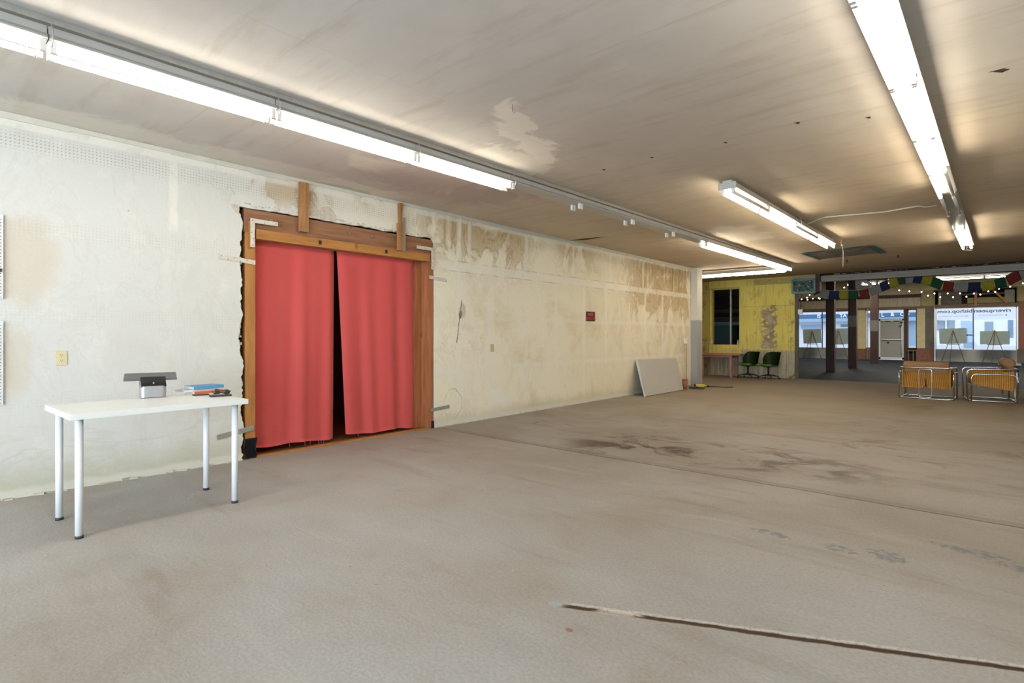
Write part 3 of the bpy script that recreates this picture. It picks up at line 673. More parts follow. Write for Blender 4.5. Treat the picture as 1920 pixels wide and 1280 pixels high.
# curtains
def curtain(y0t, y1t, y0b, y1b, zb0, zb1, seed, label, folds):
    rd = random.Random(seed); nu, nv = 90, 46
    ph = [(rd.uniform(0, 6.28), f, a) for f, a in folds]
    def fn(u, v):
        top = v; y = (y0b*(1-v)+y0t*v)*(1-u)+(y1b*(1-v)+y1t*v)*u
        zb = zb0*(1-u)+zb1*u+0.010*math.sin(u*9+seed)
        z = zb+(2.27-zb)*v
        amp = (1-v)**0.7*0.85+0.15
        x = -0.105
        for p, f, a in ph: x += a*amp*math.sin(f*u*6.28+p+0.5*math.sin(v*2+p))
        if u < .12: x -= 0.035*((.12-u)/.12)**2
        if u > .9: x -= 0.04*((u-.9)/.1)**2
        return Vector((x, y, z))
    m_ = MB(); m_.grid(fn, nu, nv, th=0.003); return m_.build('curtain', MAT['curtain']), fn
oc, fn1 = curtain(2.47, 3.435, 2.475, 3.43, 0.085, 0.050, 3, '', ((1.6, .018), (3.1, .014), (5.3, .007)))
tag(oc, 'rose red cloth curtain filling the left half of the doorway', 'curtain', 'doorway curtains')
oc2, fn2 = curtain(3.455, 4.60, 3.57, 4.598, 0.065, 0.03, 8, '', ((1.8, .016), (3.7, .014), (6.1, .006)))
tag(oc2, 'rose red cloth curtain filling the right half of the doorway', 'curtain', 'doorway curtains')
for u in (.42, .58, .66, .78, .81, .84):
    m_ = MB(); p = fn1(u, 0.0); m_.tube([p, p+Vector((.004, .003, -.02)), p+Vector((.002, -.004+.01*random.random(), -.045))], 0.0012, 5); m_.build('frayed_thread', MAT['curtain'], oc)
m_ = MB(); p = fn2(.16, 0.0); m_.tube([p, p+Vector((.003, -.003, -.03))], .0012, 5); m_.build('frayed_thread', MAT['curtain'], oc2)
P(MB().tube([(-0.115, 2.45, 2.262), (-0.115, 4.60, 2.262)], 0.012, 10), 'curtain_rod', 'bolt')

# ------------------------------------------------------------------ wall fittings
def outlet(y, z, mat, label, duplex=True):
    t = thing('wall_outlet', label, 'outlet', (0.0, y, z))
    MB().box(0, -0.036, -0.058, 0.007, 0.036, 0.058, 0.002).build('cover_plate', MAT[mat], t)
    if duplex:
        for s_ in (-1, 1):
            q = MB(); q.cyl((0.006, 0, s_*0.0225), (0.0095, 0, s_*0.0225), 0.0165, 16); o = q.build('socket', MAT[mat], t)
            q = MB(); q.box(.0095, -.008, s_*.0225, .0102, -.0055, s_*.0225+.009); q.box(.0095, .0055, s_*.0225, .0102, .008, s_*.0225+.009); q.cyl((.0095, 0, s_*.0225-.008), (.0102, 0, s_*.0225-.008), .003, 8); q.build('slots', MAT['hole'], o)
    return t
outlet(0.918, 1.066, 'ivory', 'ivory duplex outlet on white wall above the white table')
outlet(5.975, 1.057, 'beige_box', 'small tan cover plate on the stained wall right of the doorway', False)
t = thing('wall_sign', 'dark red sign with red letters NO DOGS on cream wall', 'sign', (0.0, 8.675, 1.60))
MB().box(0, -0.148, -0.09, 0.006, 0.148, 0.09, 0.001).build('sign_panel', MAT['red_sign'], t)
q = MB(); q.box(.006, -.148, -.09, .0075, .148, -.082); q.box(.006, -.148, .082, .0075, .148, .09); q.box(.006, -.148, -.082, .0075, -.135, .082); q.box(.006, .135, -.082, .0075, .148, .082); q.build('sign_border', MAT['sign_black'], t)
TX = Matrix(((0, 0, 1, 0.0075), (1, 0, 0, 0), (0, 1, 0, 0), (0, 0, 0, 1)))
text_mesh('lettering', 'NO', 0.085, MAT['sign_pink'], Matrix.Translation((0, 0, 0.010))@TX@Matrix.Diagonal((1.35, 1, 1, 1)), t, align='CENTER', bold=.002)
text_mesh('lettering', 'DOGS', 0.085, MAT['sign_red'], Matrix.Translation((0, 0, -0.068))@TX@Matrix.Diagonal((1.35, 1, 1, 1)), t, align='CENTER', bold=.003)
# pegboard panels at the left border
def pegboard(z0, z1, label, extra):
    t = thing('pegboard_panel', label, 'pegboard', (0, 0.14, z0), 0, 'pegboard panels on the left wall')
    MB().box(0.012, -0.5, 0, 0.018, 0.435, z1-z0, 0.001).build('board', simple('pegboard_white', (0.70, 0.68, 0.68), 0.6), t)
    MB().box(0.004, -0.5, 0.02, 0.011, 0.42, z1-z0-0.02).build('spacer', MAT['paper'], t)
    q = MB(); n = int((z1-z0)/0.0254)
    for a in range(4):
        for b in range(n): q.cyl((0.0181, 0.42-a*0.0254, 0.012+b*0.0254), (0.0187, 0.42-a*0.0254, 0.012+b*0.0254), 0.0035, 6)
    q.build('peg_holes', MAT['hole'], t)
    if extra:
        for zz in (.20, .35, .47):
            q = MB(); q.tube([(0.018, .40, zz), (0.05, .40, zz), (0.075, .415, zz+.025)], .003, 6); q.build('peg_hook', MAT['galv'], t)
    else:
        MB().box(.018, .395, .20, .035, .425, .225, .003).build('clip', MAT['rubber'], t)
pegboard(1.524, 2.157, 'upper white pegboard panel at left edge of wall', False)
pegboard(0.727, 1.355, 'lower white pegboard panel with hooks at left edge of wall', True)
# outlet and cord at the wall end
t = thing('cord_plug_box', 'white outlet box with hanging cords near the end of the left wall', 'outlet box', (0, 12.93, 1.10))
MB().box(0, -.06, -.06, .045, .06, .07, .006).build('box_body', MAT['paper'], t)
q = MB(); q.box(.01, .06, .0, .04, .085, .05); q.build('plug', MAT['rubber'], t)
for dy, mt in ((-.05, 'cord'), (.01, 'yellow_cord')):
    q = MB(); q.tube([(.03, dy, -.06), (.05, dy-.02, -.2), (.03, dy+.02, -.55), (.04, dy-.01, -.9), (.06, dy+.02, -1.06)], .008, 6); q.build('cord', MAT[mt], t)
# leaning board
t = thing('leaning_board', 'large grey board leaning against the stained wall', 'board', (0, 0, 0))
pa, pb, pc, pd = Vector((0.42, 10.06, 0.012)), Vector((0.42, 11.89, 0.012)), Vector((0.045, 12.36, 0.70)), Vector((0.045, 10.40, 0.735))
nrm = (pb-pa).cross(pd-pa).normalized()
if nrm.x < 0: nrm = -nrm
q = MB(); rim = rnd_loop([pa, pb, pc, pd], 0.06, 4); q.prism([p-nrm*.0 for p in rim], -nrm*0.035); q.build('board_face', MAT['grey_panel'], t)
q = MB(); e = [pa+(pd-pa)*k/10 for k in range(11)]
q.prism([p+Vector((0, -.001-.012*random.random(), 0)) for p in e]+[p+Vector((0, 0.02, 0)) for p in reversed(e)], -nrm*0.036); q.build('board_edge', MAT['panel_edge'], t)
# orange pot
t = thing('plastic_bucket', 'small orange bucket on floor between leaning board and wall end', 'bucket', (0.36, 12.10, 0))
q = MB(); q.tube([(0, 0, 0), (0, 0, .22)], .09, 18, rs=[.045, .058]); q.build('body', MAT['terracotta'], t)
q = MB(); q.tube([(0, 0, .205), (0, 0, .235)], .062, 18); q.build('rim', MAT['terracotta'], t)
# clutter on the floor by the wall end
t = thing('power_drill', 'black and yellow drill lying on floor at the wall end', 'drill', (0.47, 12.78, 0.0), 0.5)
q = MB(); q.box(-.12, -.035, .005, .08, .035, .075, .015); q.cyl((.08, 0, .04), (.13, 0, .04), .018, 12); q.build('body', simple('tool_yellow', (.55, .42, .03), .5), t)
q = MB(); q.box(-.11, .03, .0, -.06, .15, .05, .01); q.build('handle', MAT['rubber'], t); q = MB(); q.box(-.14, .14, .0, -.03, .20, .06, .01); q.build('battery', MAT['black_gloss'], t)
q = MB(); pts = []
for i in range(60): a = i*.55; pts.append((.14*math.cos(a)*(1+.3*math.sin(i*.2)), .12*math.sin(a)*(1+.2*math.sin(i*.37)), .012+.02*(i/60)))
q.tube(pts, .011, 6); t = thing('cable_coil', 'tangled black cable coil on floor beside the orange bucket', 'cable', (0.52, 12.42, 0)); q.build('coil', MAT['rubber'], t); MB().box(-.03, .1, .0, .03, .16, .04, .006).build('plug', MAT['paper'], t)
q = MB(); q.tube([(.1, 0, .012), (.3, .15, .012), (.45, .1, .012), (.6, .3, .012)], .012, 6, rs=[.012]*4); t = thing('hand_tool', 'flat black tool with strap on floor just past wall end', 'tool', (0.45, 12.95, 0))
q.build('strap', MAT['rubber'], t); MB().box(-.02, -.03, 0, .14, .05, .04, .01).build('tool_body', MAT['black_gloss'], t)

# ------------------------------------------------------------------ white table and what lies on it
t = thing('white_table', 'white laminate table with four round legs standing by the white wall', 'table', (1.12, 1.235, 0), 0.02)
TZ = 0.775
MB().box(-.35, -.525, TZ-.036, .35, .525, TZ, .002).build('tabletop', MAT['laminate'], t)
for sx in (-1, 1):
    for sy in (-1, 1):
        lx, ly = sx*.262, sy*.464
        q = MB(); q.cyl((lx, ly, .012), (lx, ly, TZ-.042), .0215, 24); o = q.build('leg', MAT['leg_white'], t)
        q = MB(); q.cyl((lx, ly, 0), (lx, ly, .018), .0228, 24); q.build('foot', MAT['rubber'], o)
        q = MB(); q.cyl((lx, ly, TZ-.042), (lx, ly, TZ-.036), .045, 20); q.build('mounting_plate', MAT['galv'], o)
t = thing('payment_terminal', 'silver and black payment terminal with tilted screen on white table', 'card terminal', (0.79, 1.335, TZ), math.radians(82))
# local: front (towards viewer) is -y, wide along x
def rr(w, d, r): return rnd_loop([(-w/2, -d/2, 0), (w/2, -d/2, 0), (w/2, d/2, 0), (-w/2, d/2, 0)], r)
q = MB(); q.prism([Vector((p.x, p.y, .004)) for p in rr(.165, .13, .03)], (0, 0, .088)); q.build('base', MAT['aluminium'], t)
q = MB(); q.prism([Vector((p.x, p.y, 0)) for p in rr(.155, .12, .03)], (0, 0, .004)); q.build('foot_pad', MAT['rubber'], t)
q = MB(); q.prism([Vector((-.080, -.068, .092)), Vector((-.080, -.050, .078)), Vector((-.080, .06, .09)), Vector((-.080, .05, .135)), Vector((-.080, .0, .142)), Vector((-.080, -.02, .158)), Vector((-.080, -.045, .112))], (.16, 0, 0)); q.build('cradle', MAT['black_gloss'], t)
T = Matrix.Translation((0.0, .10, .150))@Matrix.Rotation(math.radians(-7), 4, 'Z')@Matrix.Rotation(math.radians(10), 4, 'X')
q = MB(); q.box(-.172, -.10, -.006, .172, .115, .006, .004, T); o = q.build('tablet_screen', MAT['grey_gloss'], t)
q = MB(); q.box(-.165, -.094, .0062, .165, .109, .0072, 0, T); q.build('display_glass', MAT['black_gloss'], o)
q = MB(); q.ball((0, -.05, .112), .006, 8); q.build('camera_stud', MAT['aluminium'], t)
A = math.radians(97)
def lay(name, label, cat, loc, rz, parts):
    t = thing(name, label, cat, loc, rz)
    for (n, mt, bx) in parts: MB().box(*bx).build(n, MAT[mt], t)
    return t
lay('book', 'blue hardback book, topmost of the small pile on white table', 'book', (0.70, 1.73, TZ+.034), A, (('cover', 'blue_card', (-.12, -.085, 0, .12, .085, .026, .002)), ('pages', 'paper', (-.122, -.08, .003, .10, .08, .023, 0))))
lay('book', 'orange book lying under the blue book on white table', 'book', (0.715, 1.73, TZ), A, (('cover', 'orange_card', (-.12, -.085, 0, .12, .085, .018, .002)), ('pages', 'paper', (-.122, -.08, .003, .10, .08, .015, 0))))
lay('paper_stack', 'white paper sheets between blue and orange books on the table', 'paper', (0.69, 1.69, TZ+.018), A, (('sheets', 'paper', (-.145, -.09, 0, .09, .08, .015, .001)),))
lay('phone', 'flat black phone lying in front of the orange book', 'phone', (0.93, 1.625, TZ), 1.45, (('body', 'rubber', (-.055, -.03, 0, .055, .03, .009, .003)), ('screen', 'black_gloss', (-.05, -.027, .009, .05, .027, .010, 0))))
t = thing('sunglasses', 'folded dark sunglasses near right end of the white table', 'sunglasses', (1.02, 1.745, TZ), 1.3)
for s_ in (-1, 1):
    q = MB(); q.ball((s_*.035, 0, .022), .026, 12, (1, .25, .8)); q.build('lens', MAT['brown_lens'], t)
    q = MB(); q.tube([(s_*.065, 0, .03), (s_*.06, .02, .02), (-s_*.03, .03+s_*.006, .014)], .003, 6); q.build('temple', MAT['black_gloss'], t)
q = MB(); q.tube([(-.014, -.002, .03), (0, -.004, .034), (.014, -.002, .03)], .003, 6); q.build('bridge', MAT['black_gloss'], t)
lay('wallet', 'flat dark wallet at right end of the white table beside sunglasses', 'wallet', (1.12, 1.70, TZ), 1.35, (('body', 'rubber', (-.075, -.035, 0, .075, .035, .013, .004)), ('flap', 'grey_gloss', (-.07, -.033, .013, .03, .03, .016, 0))))

# ------------------------------------------------------------------ strip lights
TZL = 2.775                                       # tube height
def fixture(x, y, rz, lit, label, group, far=False, L=1.22, tubes=(1, 1), zc=None):
    """one four-foot unit: white pan under a channel, two tubes; local y runs along the tubes"""
    t = thing('strip_light', label, 'ceiling light', (x, y, 0), rz, group)
    z = TZL if zc is None else zc
    q = MB(); g = .0015
    pr = [(-.088, .026), (-.084, .034), (-.055, .058), (.055, .058), (.084, .034), (.088, .026), (.088, .022), (.083, .022), (-.083, .022), (-.088, .022)]
    if not zc: q.prism([Vector((a, g, z+.022+b)) for a, b in pr], (0, L-2*g, 0)); q.build('reflector_pan', MAT['white_enamel'], t)
    cw = .05 if not zc else .02
    MB().box(-cw, g, z+(.081 if not zc else .06), cw, L-g, z+.124, .003).build('channel', MAT['white_enamel' if not zc else 'grey_paint'], t)
    for s_, on in ((-1, tubes[0]), (1, tubes[1])):
        for yy in (.020, L-.020):
            q = MB(); sx = s_*.055 if not zc else s_*.02; q.box(sx-.013, yy-.013, z-.020, sx+.013, yy+.013, z+.062, .002); q.build('lamp_holder', MAT['socket'], t)
        if zc and s_ > 0:
            for yy in (.15, L-.15): MB().cyl((0, yy, z+.12), (0, yy, 4.0), .006, 6).build('hanger_rod', MAT['galv'], t)
        if on is None: continue
        q = MB(); q.cyl((sx, .040, z), (sx, L-.040, z), .017, 12)
        q.build('tube', MAT['tube_shop' if zc else ('tube_far' if far else 'tube')] if on else MAT['dead_tube'], t)
    return t
GL, GR, GS = 'strip lights in the row over the left wall', 'strip lights in the right-hand ceiling row', 'strip lights in the short middle row'
nth = ['first', 'second', 'third', 'fourth', 'fifth', 'sixth', 'seventh', 'eighth']
ang = math.atan2(2.09-1.80, 14.04-0.0)
def left_x(y): return 1.765+(y)*0.0235
aL = -math.atan(0.0235)
ys = [0.565-1.22*2+1.22*i for i in range(5)]
names = {1: 'lit strip light of left row cut by the left picture edge', 2: 'long lit strip light of left row, nearest whole one at upper left', 3: 'lit strip light of left row above the doorway curtains', 4: 'last lit strip light of left row before its dark stretch'}
for i, y in enumerate(ys):
    if i == 0: continue
    fixture(left_x(y), y, aL, True, names[i], GL, L=1.218)
for i in range(4):
    y = 4.225+1.22*i
    fixture(left_x(y), y, aL, False, ['empty strip light of left row, right after the last lit one', 'second empty strip light in dark stretch of left row', 'third empty strip light in dark stretch of left row', 'empty strip light of left row just before far lit stretch'][i], GL, tubes=(None, None))
for i in range(4):
    y = 9.105+1.22*i
    fixture(left_x(y), y, aL, True, ['first lit strip light in far lit stretch of left row', 'second lit strip light in far lit stretch of left row', 'third lit strip light in far lit stretch of left row', 'farthest lit strip light of left row, meeting the crosswise one'][i], GL, far=True)
for i in range(3):
    fixture(-0.44+1.22*i-0.02, 14.12, -PI/2, True, ['crosswise strip light over the alcove, half hidden by the wall end', 'crosswise strip light over alcove, right of the hidden one', 'x'][i], 'crosswise strip lights over the alcove', far=True) if i < 2 else None
def right_x(y): return 5.155+(y-2.9)*0.0165
aR = -math.atan(0.0165)
RY = [(1.70, (1, 1), 'lit strip light of right row cut by the top picture edge'), (2.90, (1, 1), 'nearest whole lit strip light of the right row'), (4.075, (1, 1), 'second whole lit strip light of the right row'), (5.27, (1, 1), 'third whole lit strip light of the right row'),
      (6.48, (1, 0), 'strip light of right row with only its left tube lit'), (7.69, (0, 0), 'strip light of right row with two unlit tubes'), (8.88, (None, None), 'empty strip light without tubes in the right row'), (10.09, (1, 1), 'lit strip light of right row after the empty one'), (11.28, (1, 1), 'farthest lit strip light of right row')]
for i, (y, tb, lb) in enumerate(RY): fixture(right_x(y)+0.045, y, aR, True, lb, GR, far=(y > 5), tubes=tb, L=([q[0] for q in RY]+[12.48])[i+1]-y-.003)
# short middle row, box channel right against the ceiling
SX = 3.50
for i, tb in enumerate(((1, 0), (1, 1), (1, 0), (1, 1))):
    t = fixture(SX+0.02+i*0.012, 5.88+1.225*i, -0.01, True, ['nearest strip light of short middle row, with white end box', 'second strip light of short middle row, both tubes lit', 'third strip light of short middle row, one tube lit', 'farthest strip light of the short middle row'][i], GS, tubes=tb, far=True)
    if i == 0: MB().box(-.095, -.006, TZL+.030, .095, .0, ZC-.065, .004).build('end_box', MAT['white_enamel'], t)
# hooks that carry the rows
def hook(x, y, label, group='wire hooks carrying the strip lights'):
    t = thing('hanger_hook', label, 'hook', (x, y, 0), 0, group)
    q = MB(); q.tube([(0.03, 0, ZC), (0.035, 0, ZC-.012), (.06, 0, ZC-.02), (.085, 0, ZC-.05), (.098, 0, TZL+.09), (.105, 0, TZL+.03), (.09, 0, TZL+.0)], .004, 6); q.build('wire', MAT['galv'], t)
hook(left_x(.565), .575, 'wire hook on left row at its joint nearest the left picture edge')
hook(left_x(1.785), 1.79, 'wire hook on left row at the second joint, upper left')
hook(left_x(3.0), 3.01, 'wire hook on left row above the right curtain')
hook(left_x(4.225), 4.23, 'wire hook where the lit part of left row ends')
hook(left_x(6.67), 6.67, 'wire hook halfway along the dark stretch of left row')
hook(left_x(9.1), 9.1, 'wire hook where the far lit stretch of left row begins')
hook(3.56, 8.38, 'wire hook at the middle of the short middle row')
for (x0, y0, x1, y1, n_, lb) in ((left_x(0)-.0, -0.66, left_x(4.2), 9.0, 1, 'thin grey rail above the left row of strip lights'),):
    q = MB(); q.box(.06, 0, ZC-.035, .075, 14.2, ZC-.001); t = thing('ceiling_rail', lb, 'rail', (left_x(-.65), -.65, 0), aL); q.build('rail', MAT['galv'], t)
q = MB(); pts = [onZ(*p, ZC-.012) for p in [(1508, 422), (1520, 418), (1535, 411), (1548, 407), (1580, 404), (1615, 401), (1660, 397), (1705, 389), (1722, 386), (1735, 388), (1757, 385)]]
q.tube(pts, .011, 8); tag(q.build('ceiling_cable', MAT['cord']), 'white cable running along ceiling between middle and right light rows', 'cable')
q = MB(); q.tube([(3.70, 10.98, ZC), (3.69, 10.95, TZL+.08), (3.70, 11.0, TZL+.05), (3.715, 11.02, 2.70), (3.71, 11.03, 2.45)], .006, 6); q.ball((3.70, 11.0, TZL+.05), .02, 6)
tag(q.build('pull_cord', MAT['cord']), 'white cord dangling from far end of the short middle row', 'cord')
q = MB(); q.tube([(5.37, 12.5, ZC), (5.36, 12.56, TZL+.06), (5.34, 12.6, TZL), (5.42, 12.55, TZL-.03), (5.30, 12.62, TZL-.01)], .012, 6); q.ball((5.40, 12.6, TZL+.02), .03, 6, (1.8, .8, .5))
tag(q.build('loose_wiring', MAT['galv']), 'loose wiring bunch at the far end of the right light row', 'wiring')
# ceiling patch of plastic with teal tape
c4 = [onZ(*p, ZC-.006) for p in [(1504, 474.5), (1632, 460.5), (1656, 473.5), (1538, 486)]]
def bil(u, v, dz=0): p = (c4[0]*(1-u)+c4[1]*u)*(1-v)+(c4[3]*(1-u)+c4[2]*u)*v; return Vector((p.x, p.y, p.z+dz))
q = MB(); q.grid(lambda u, v: bil(u, v, -.02*abs(math.sin(u*9+v*4))*min(u, 1-u, v, 1-v)*4), 24, 14, th=.003)
o = q.build('ceiling_patch', MAT['plastic']); tag(o, 'crinkled plastic sheet taped with teal tape to ceiling', 'plastic sheet')
q = MB()
for a, b in (((0, 0), (1, 0)), ((1, 0), (1, 1)), ((0, 0), (0, 1))):
    p0, p1 = bil(*a, -.012), bil(*b, -.012); d = (p1-p0).normalized().cross(Vector((0, 0, 1)))*.03
    if a == (1, 0): d *= 2.2
    q.prism([p0-d, p1-d, p1+d, p0+d], (0, 0, .003))
q.build('tape', MAT['teal'], o)
# little hook and torn flakes on the ceiling
q = MB(); h0 = onZ(961, 196, ZC); q.tube([h0, h0+Vector((0, 0, -.05)), h0+Vector((.012, .005, -.062)), h0+Vector((.02, .008, -.05))], .0025, 6)
tag(q.build('ceiling_hook', MAT['bolt']), 'small dark wire hook hanging alone from the bare ceiling', 'hook')
for (px, py, s_, lb) in ((1875, 131, .05, 'dark torn paper flap on ceiling at far right'), (1495, 229, .02, 'tiny dark flake on ceiling, rightmost of the middle ones'), (1360, 266, .018, 'tiny dark flake on ceiling above the middle light row'), (1222, 294, .018, 'tiny dark flake on ceiling, second from left'), (1132, 317, .018, 'tiny dark flake on ceiling, leftmost'), (1628, 219, .02, 'tiny dark flake on ceiling beside the right light row')):
    p = onZ(px, py, ZC); q = MB(); q.prism([p+Vector((-s_*.6, 0, -.002)), p+Vector((s_*.2, s_*.3, -.012)), p+Vector((s_*.9, s_*.3, -.004)), p+Vector((s_*.4, -.1*s_, -.002))], (0, 0, -.003))
    q.prism([p+Vector((-s_*1.1, -s_*.3, -.002)), p+Vector((s_*.3, -s_*.1, -.008)), p+Vector((s_*.5, -.35*s_, -.002))], (0, 0, -.002))
    tag(q.build('ceiling_flake', MAT['void']), lb, 'flake', 'dark flakes on the ceiling')
p = onZ(1098, 447, ZC); q = MB(); q.prism([p+Vector((-.32, -.03, -.001)), p+Vector((.0, .01, -.022)), p+Vector((.35, .06, -.002)), p+Vector((.0, -.02, -.001))], (0, 0, -.002)); tag(q.build('ceiling_flake', MAT['void']), 'long dark split in ceiling near stained wall top', 'flake')
p = onZ(1900, 457, ZC)
for (px, py, lb) in ((1588, 489, 'small dark stub hanging from ceiling left of the beam flags'), (1684, 480, 'small dark stub hanging from ceiling below right light row')):
    p = onZ(px, py-2, ZC); q = MB(); q.cyl(p, p-Vector((0, 0, .06)), .012, 8); q.ball(p-Vector((0, 0, .02)), .02, 6); tag(q.build('ceiling_stub', MAT['rubber']), lb, 'stub')

# ------------------------------------------------------------------ pink table and green chairs
t = thing('pink_table', 'low faded pink table against the yellow wall below the window', 'table', (-0.46, 16.55, 0))
MB().box(-.62, -.27, .655, .66, .43, .685, .004).build('tabletop', MAT['pink'], t)
MB().box(-.50, -.20, .585, .42, .36, .655).build('apron', MAT['pink'], t)
for (a, b) in ((-.46, -.17), (.38, -.17), (-.46, .33), (.38, .33)): MB().box(a-.025, b-.025, 0, a+.025, b+.025, .585, .003).build('leg', MAT['pink'], t)
def green_chair():
    t = thing('swivel_chair', '', 'chair', (0, 0, 0), 0, 'green swivel chairs')       # faces -x
    def shell(u, v):
        a = (u-.5)*math.radians(250)                   # 0 = rear (+x)
        f = min(1, max(0, (math.cos(a)+.80)/.85)); f = math.sin(f*PI/2); hh = .04+.33*f
        r = .235+.02*v; out = .05*v*max(0, math.cos(a))
        return Vector(((r+out)*math.cos(a)*1.0+.02, r*math.sin(a)*1.02, .40+hh*v))
    q = MB(); q.grid(shell, 36, 12, th=.03); q.build('backrest', MAT['green_vinyl'], t)
    q = MB()
    q.tube([(0, 0, .355), (0, 0, .375), (0, 0, .43), (0, 0, .445)], .25, 32, rs=[.19, .245, .25, .20]); q.box(-.30, -.20, .375, -.05, .20, .435, .028); q.build('seat', MAT['green_vinyl'], t)
    q = MB(); q.cyl((0, 0, .10), (0, 0, .36), .022, 14); q.cyl((0, 0, .33), (0, 0, .36), .06, 14); q.build('pedestal', MAT['black_metal'], t)
    q = MB(); q.cyl((0, 0, .075), (0, 0, .10), .035, 14); q.build('hub', MAT['chrome'], t)
    for k in range(4):
        a = math.radians(25+90*k); d = Vector((math.cos(a), math.sin(a), 0))
        q = MB(); q.tube([d*.02+Vector((0, 0, .115)), d*.15+Vector((0, 0, .10)), d*.29+Vector((0, 0, .065))], .014, 8, rs=[.02, .015, .011]); o = q.build('leg', MAT['black_metal'], t)
        q = MB(); s_ = d.cross(Vector((0, 0, 1)))*.012; c_ = d*.29+Vector((0, 0, .024)); q.cyl(c_-s_, c_+s_, .024, 12); q.build('caster', MAT['chrome' if k == 3 else 'black_metal'], o)
    return t
g1 = green_chair(); g1.location = (0.36, 16.52, 0); g1.rotation_euler.z = math.radians(12); g1['label'] = 'green vinyl swivel chair next to the pink table'
dup(g1, (0.945, 16.45, 0), math.radians(8), 'green vinyl swivel chair nearer the end of the yellow wall')

# ------------------------------------------------------------------ wicker armchairs
def wicker_chair():
    t = thing('wicker_armchair', '', 'armchair', (0, 0, 0), 0, 'chrome and wicker armchairs')   # faces +y, back at y=0
    hw, D, r = .415, .74, .012
    a = rnd_path([(-hw, D-.02, .02), (-hw, D, .60), (-hw, 0, .615), (hw, 0, .615), (hw, D, .60), (hw, D-.02, .02)], .09, 6)
    q = MB(); q.tube(a, r, 10); q.build('arm_frame', MAT['chrome'], t)
    b = rnd_loop([(-hw+.005, .02, .014), (hw-.005, .02, .014), (hw-.005, D-.03, .014), (-hw+.005, D-.03, .014)], .06, 5)
    q = MB(); q.tube(b, r, 10, closed=True); q.build('floor_frame', MAT['chrome'], t)
    for s_ in (-1, 1):
        q = MB(); q.tube(rnd_path([(s_*(hw+.012), .03, .0), (s_*(hw+.012), .03, .515), (s_*(hw+.012), .67, .515), (s_*(hw+.012), .67, .0)], .09, 6), .012, 10); q.build('side_loop', MAT['chrome'], t)
    q = MB(); q.tube(rnd_loop([(-.10, -.012, .04), (.10, -.012, .04), (.10, -.012, .585), (-.10, -.012, .585)], .04, 5), .007, 8, closed=True)
    q.cyl((-.07, -.012, .04), (-.07, .02, .014), .007, 8); q.cyl((.07, -.012, .04), (.07, .02, .014), .007, 8); q.build('rear_loop', MAT['chrome'], t)
    # wicker tub: back panels, seat, sides
    iw = hw-.035
    for s_ in (-1, 1):
        def fb(u, v, s_=s_):
            x = s_*(.008+(iw-.008)*u); dz = .03*max(0, 1-u*9); return Vector((x, .03+.045*v+(.05*(u**4))*1, .215+dz*(1-v)*2+.385*v))
        q = MB(); q.grid(fb, 14, 10, th=.02); q.build('back_panel', MAT['wicker'], t)
        m2 = MB(); pts = [Vector((s_*iw, .06, .215)), Vector((s_*iw, .66, .315)), Vector((s_*iw, .68, .45)), Vector((s_*iw, .60, .55)), Vector((s_*iw, .06, .58))]
        m2.prism(pts, (-s_*.022, 0, 0)); m2.build('side_panel', MAT['wicker'], t)
    q = MB(); q.grid(lambda u, v: Vector((-iw+.02+(2*iw-.04)*u, .08+.58*v, .235+.11*v+.01*math.sin(u*PI))), 10, 10, th=.03); q.build('seat_panel', MAT['wicker'], t)
    q = MB(); q.box(-iw+.03, .14, .30, iw-.03, .66, .40, .035); q.build('seat_cushion', MAT['cushion'], t)
    q = MB(); q.tube([(-.365, .12, .725), (-.35, .12, .725), (.35, .12, .725), (.365, .12, .725)], .085, 20, rs=[.06, .085, .085, .06])
    q.box(-.355, .06, .585, .355, .15, .70, .03); q.build('headrest', MAT['cushion'], t)
    return t
w1 = wicker_chair(); w1.location = (4.715, 13.28, 0); w1.rotation_euler.z = math.radians(-3); w1['label'] = 'chrome and wicker armchair seen from behind, left of the pair'
for c_ in w1.children:
    if c_.name.startswith('headrest'): hr = c_
w2 = dup(w1, (6.02, 13.98, 0), math.radians(90+6), 'chrome and wicker armchair seen from the side, right of the pair')
hr.location.z = -0.075
t = thing('side_table', 'small white topped side table behind the right wicker armchair', 'side table', (6.0, 15.6, 0))
MB().box(-.20, -.2, .62, .16, .2, .65, .003).build('tabletop', MAT['paper'], t); MB().box(-.15, -.16, .52, .13, .16, .62).build('apron', MAT['rubber'], t)
for a in (-.13, .11):
    for b in (-.14, .14): q = MB(); q.cyl((a, b, 0), (a, b, .52), .012, 8); q.build('leg', MAT['chrome'], t)

# ------------------------------------------------------------------ front shop: posts, flags, bulbs, lights
for (x, y, hw, lb, bz) in ((1.615, 21.14, .125, 'dark brown timber post nearest the yellow wall', None), (1.80, 24.05, .135, 'dark timber post with grey band, middle of the three', (1.56, 1.98)), (1.875, 28.8, .145, 'dark timber post with grey band beside the glass door', (1.42, 1.90))):
    t = thing('timber_post', lb, 'post', (x, y, 0), 0, 'dark timber posts in the front shop')
    MB().box(-hw, -hw, 0, hw, hw, 3.9, .008).build('shaft', MAT['dark_timber'], t)
    if bz: MB().box(-hw-.006, -hw-.006, bz[0], hw+.006, hw+.006, bz[1]).build('band', MAT['grey_band'], t)
struct(MB().box(1.45, YW+.3, 3.85, 2.1, YF, 4.0), 'trim_long_beam', MAT['dark_timber'])
fp = [(1524, 549), (1537, 541), (1556, 545), (1574, 545), (1591, 544), (1610, 544), (1628, 540), (1648, 531), (1664, 524), (1681, 517), (1697, 514), (1714, 512), (1731, 514), (1750, 518), (1770, 526), (1790, 529), (1815, 529), (1839, 528), (1863, 524), (1884, 518), (1908, 505), (1926, 500)]
fc = 'rwbygrwbygwbygrwbygrw'
YFL = YW+0.33
fpts = [onY(a, b, YFL) for a, b in fp]
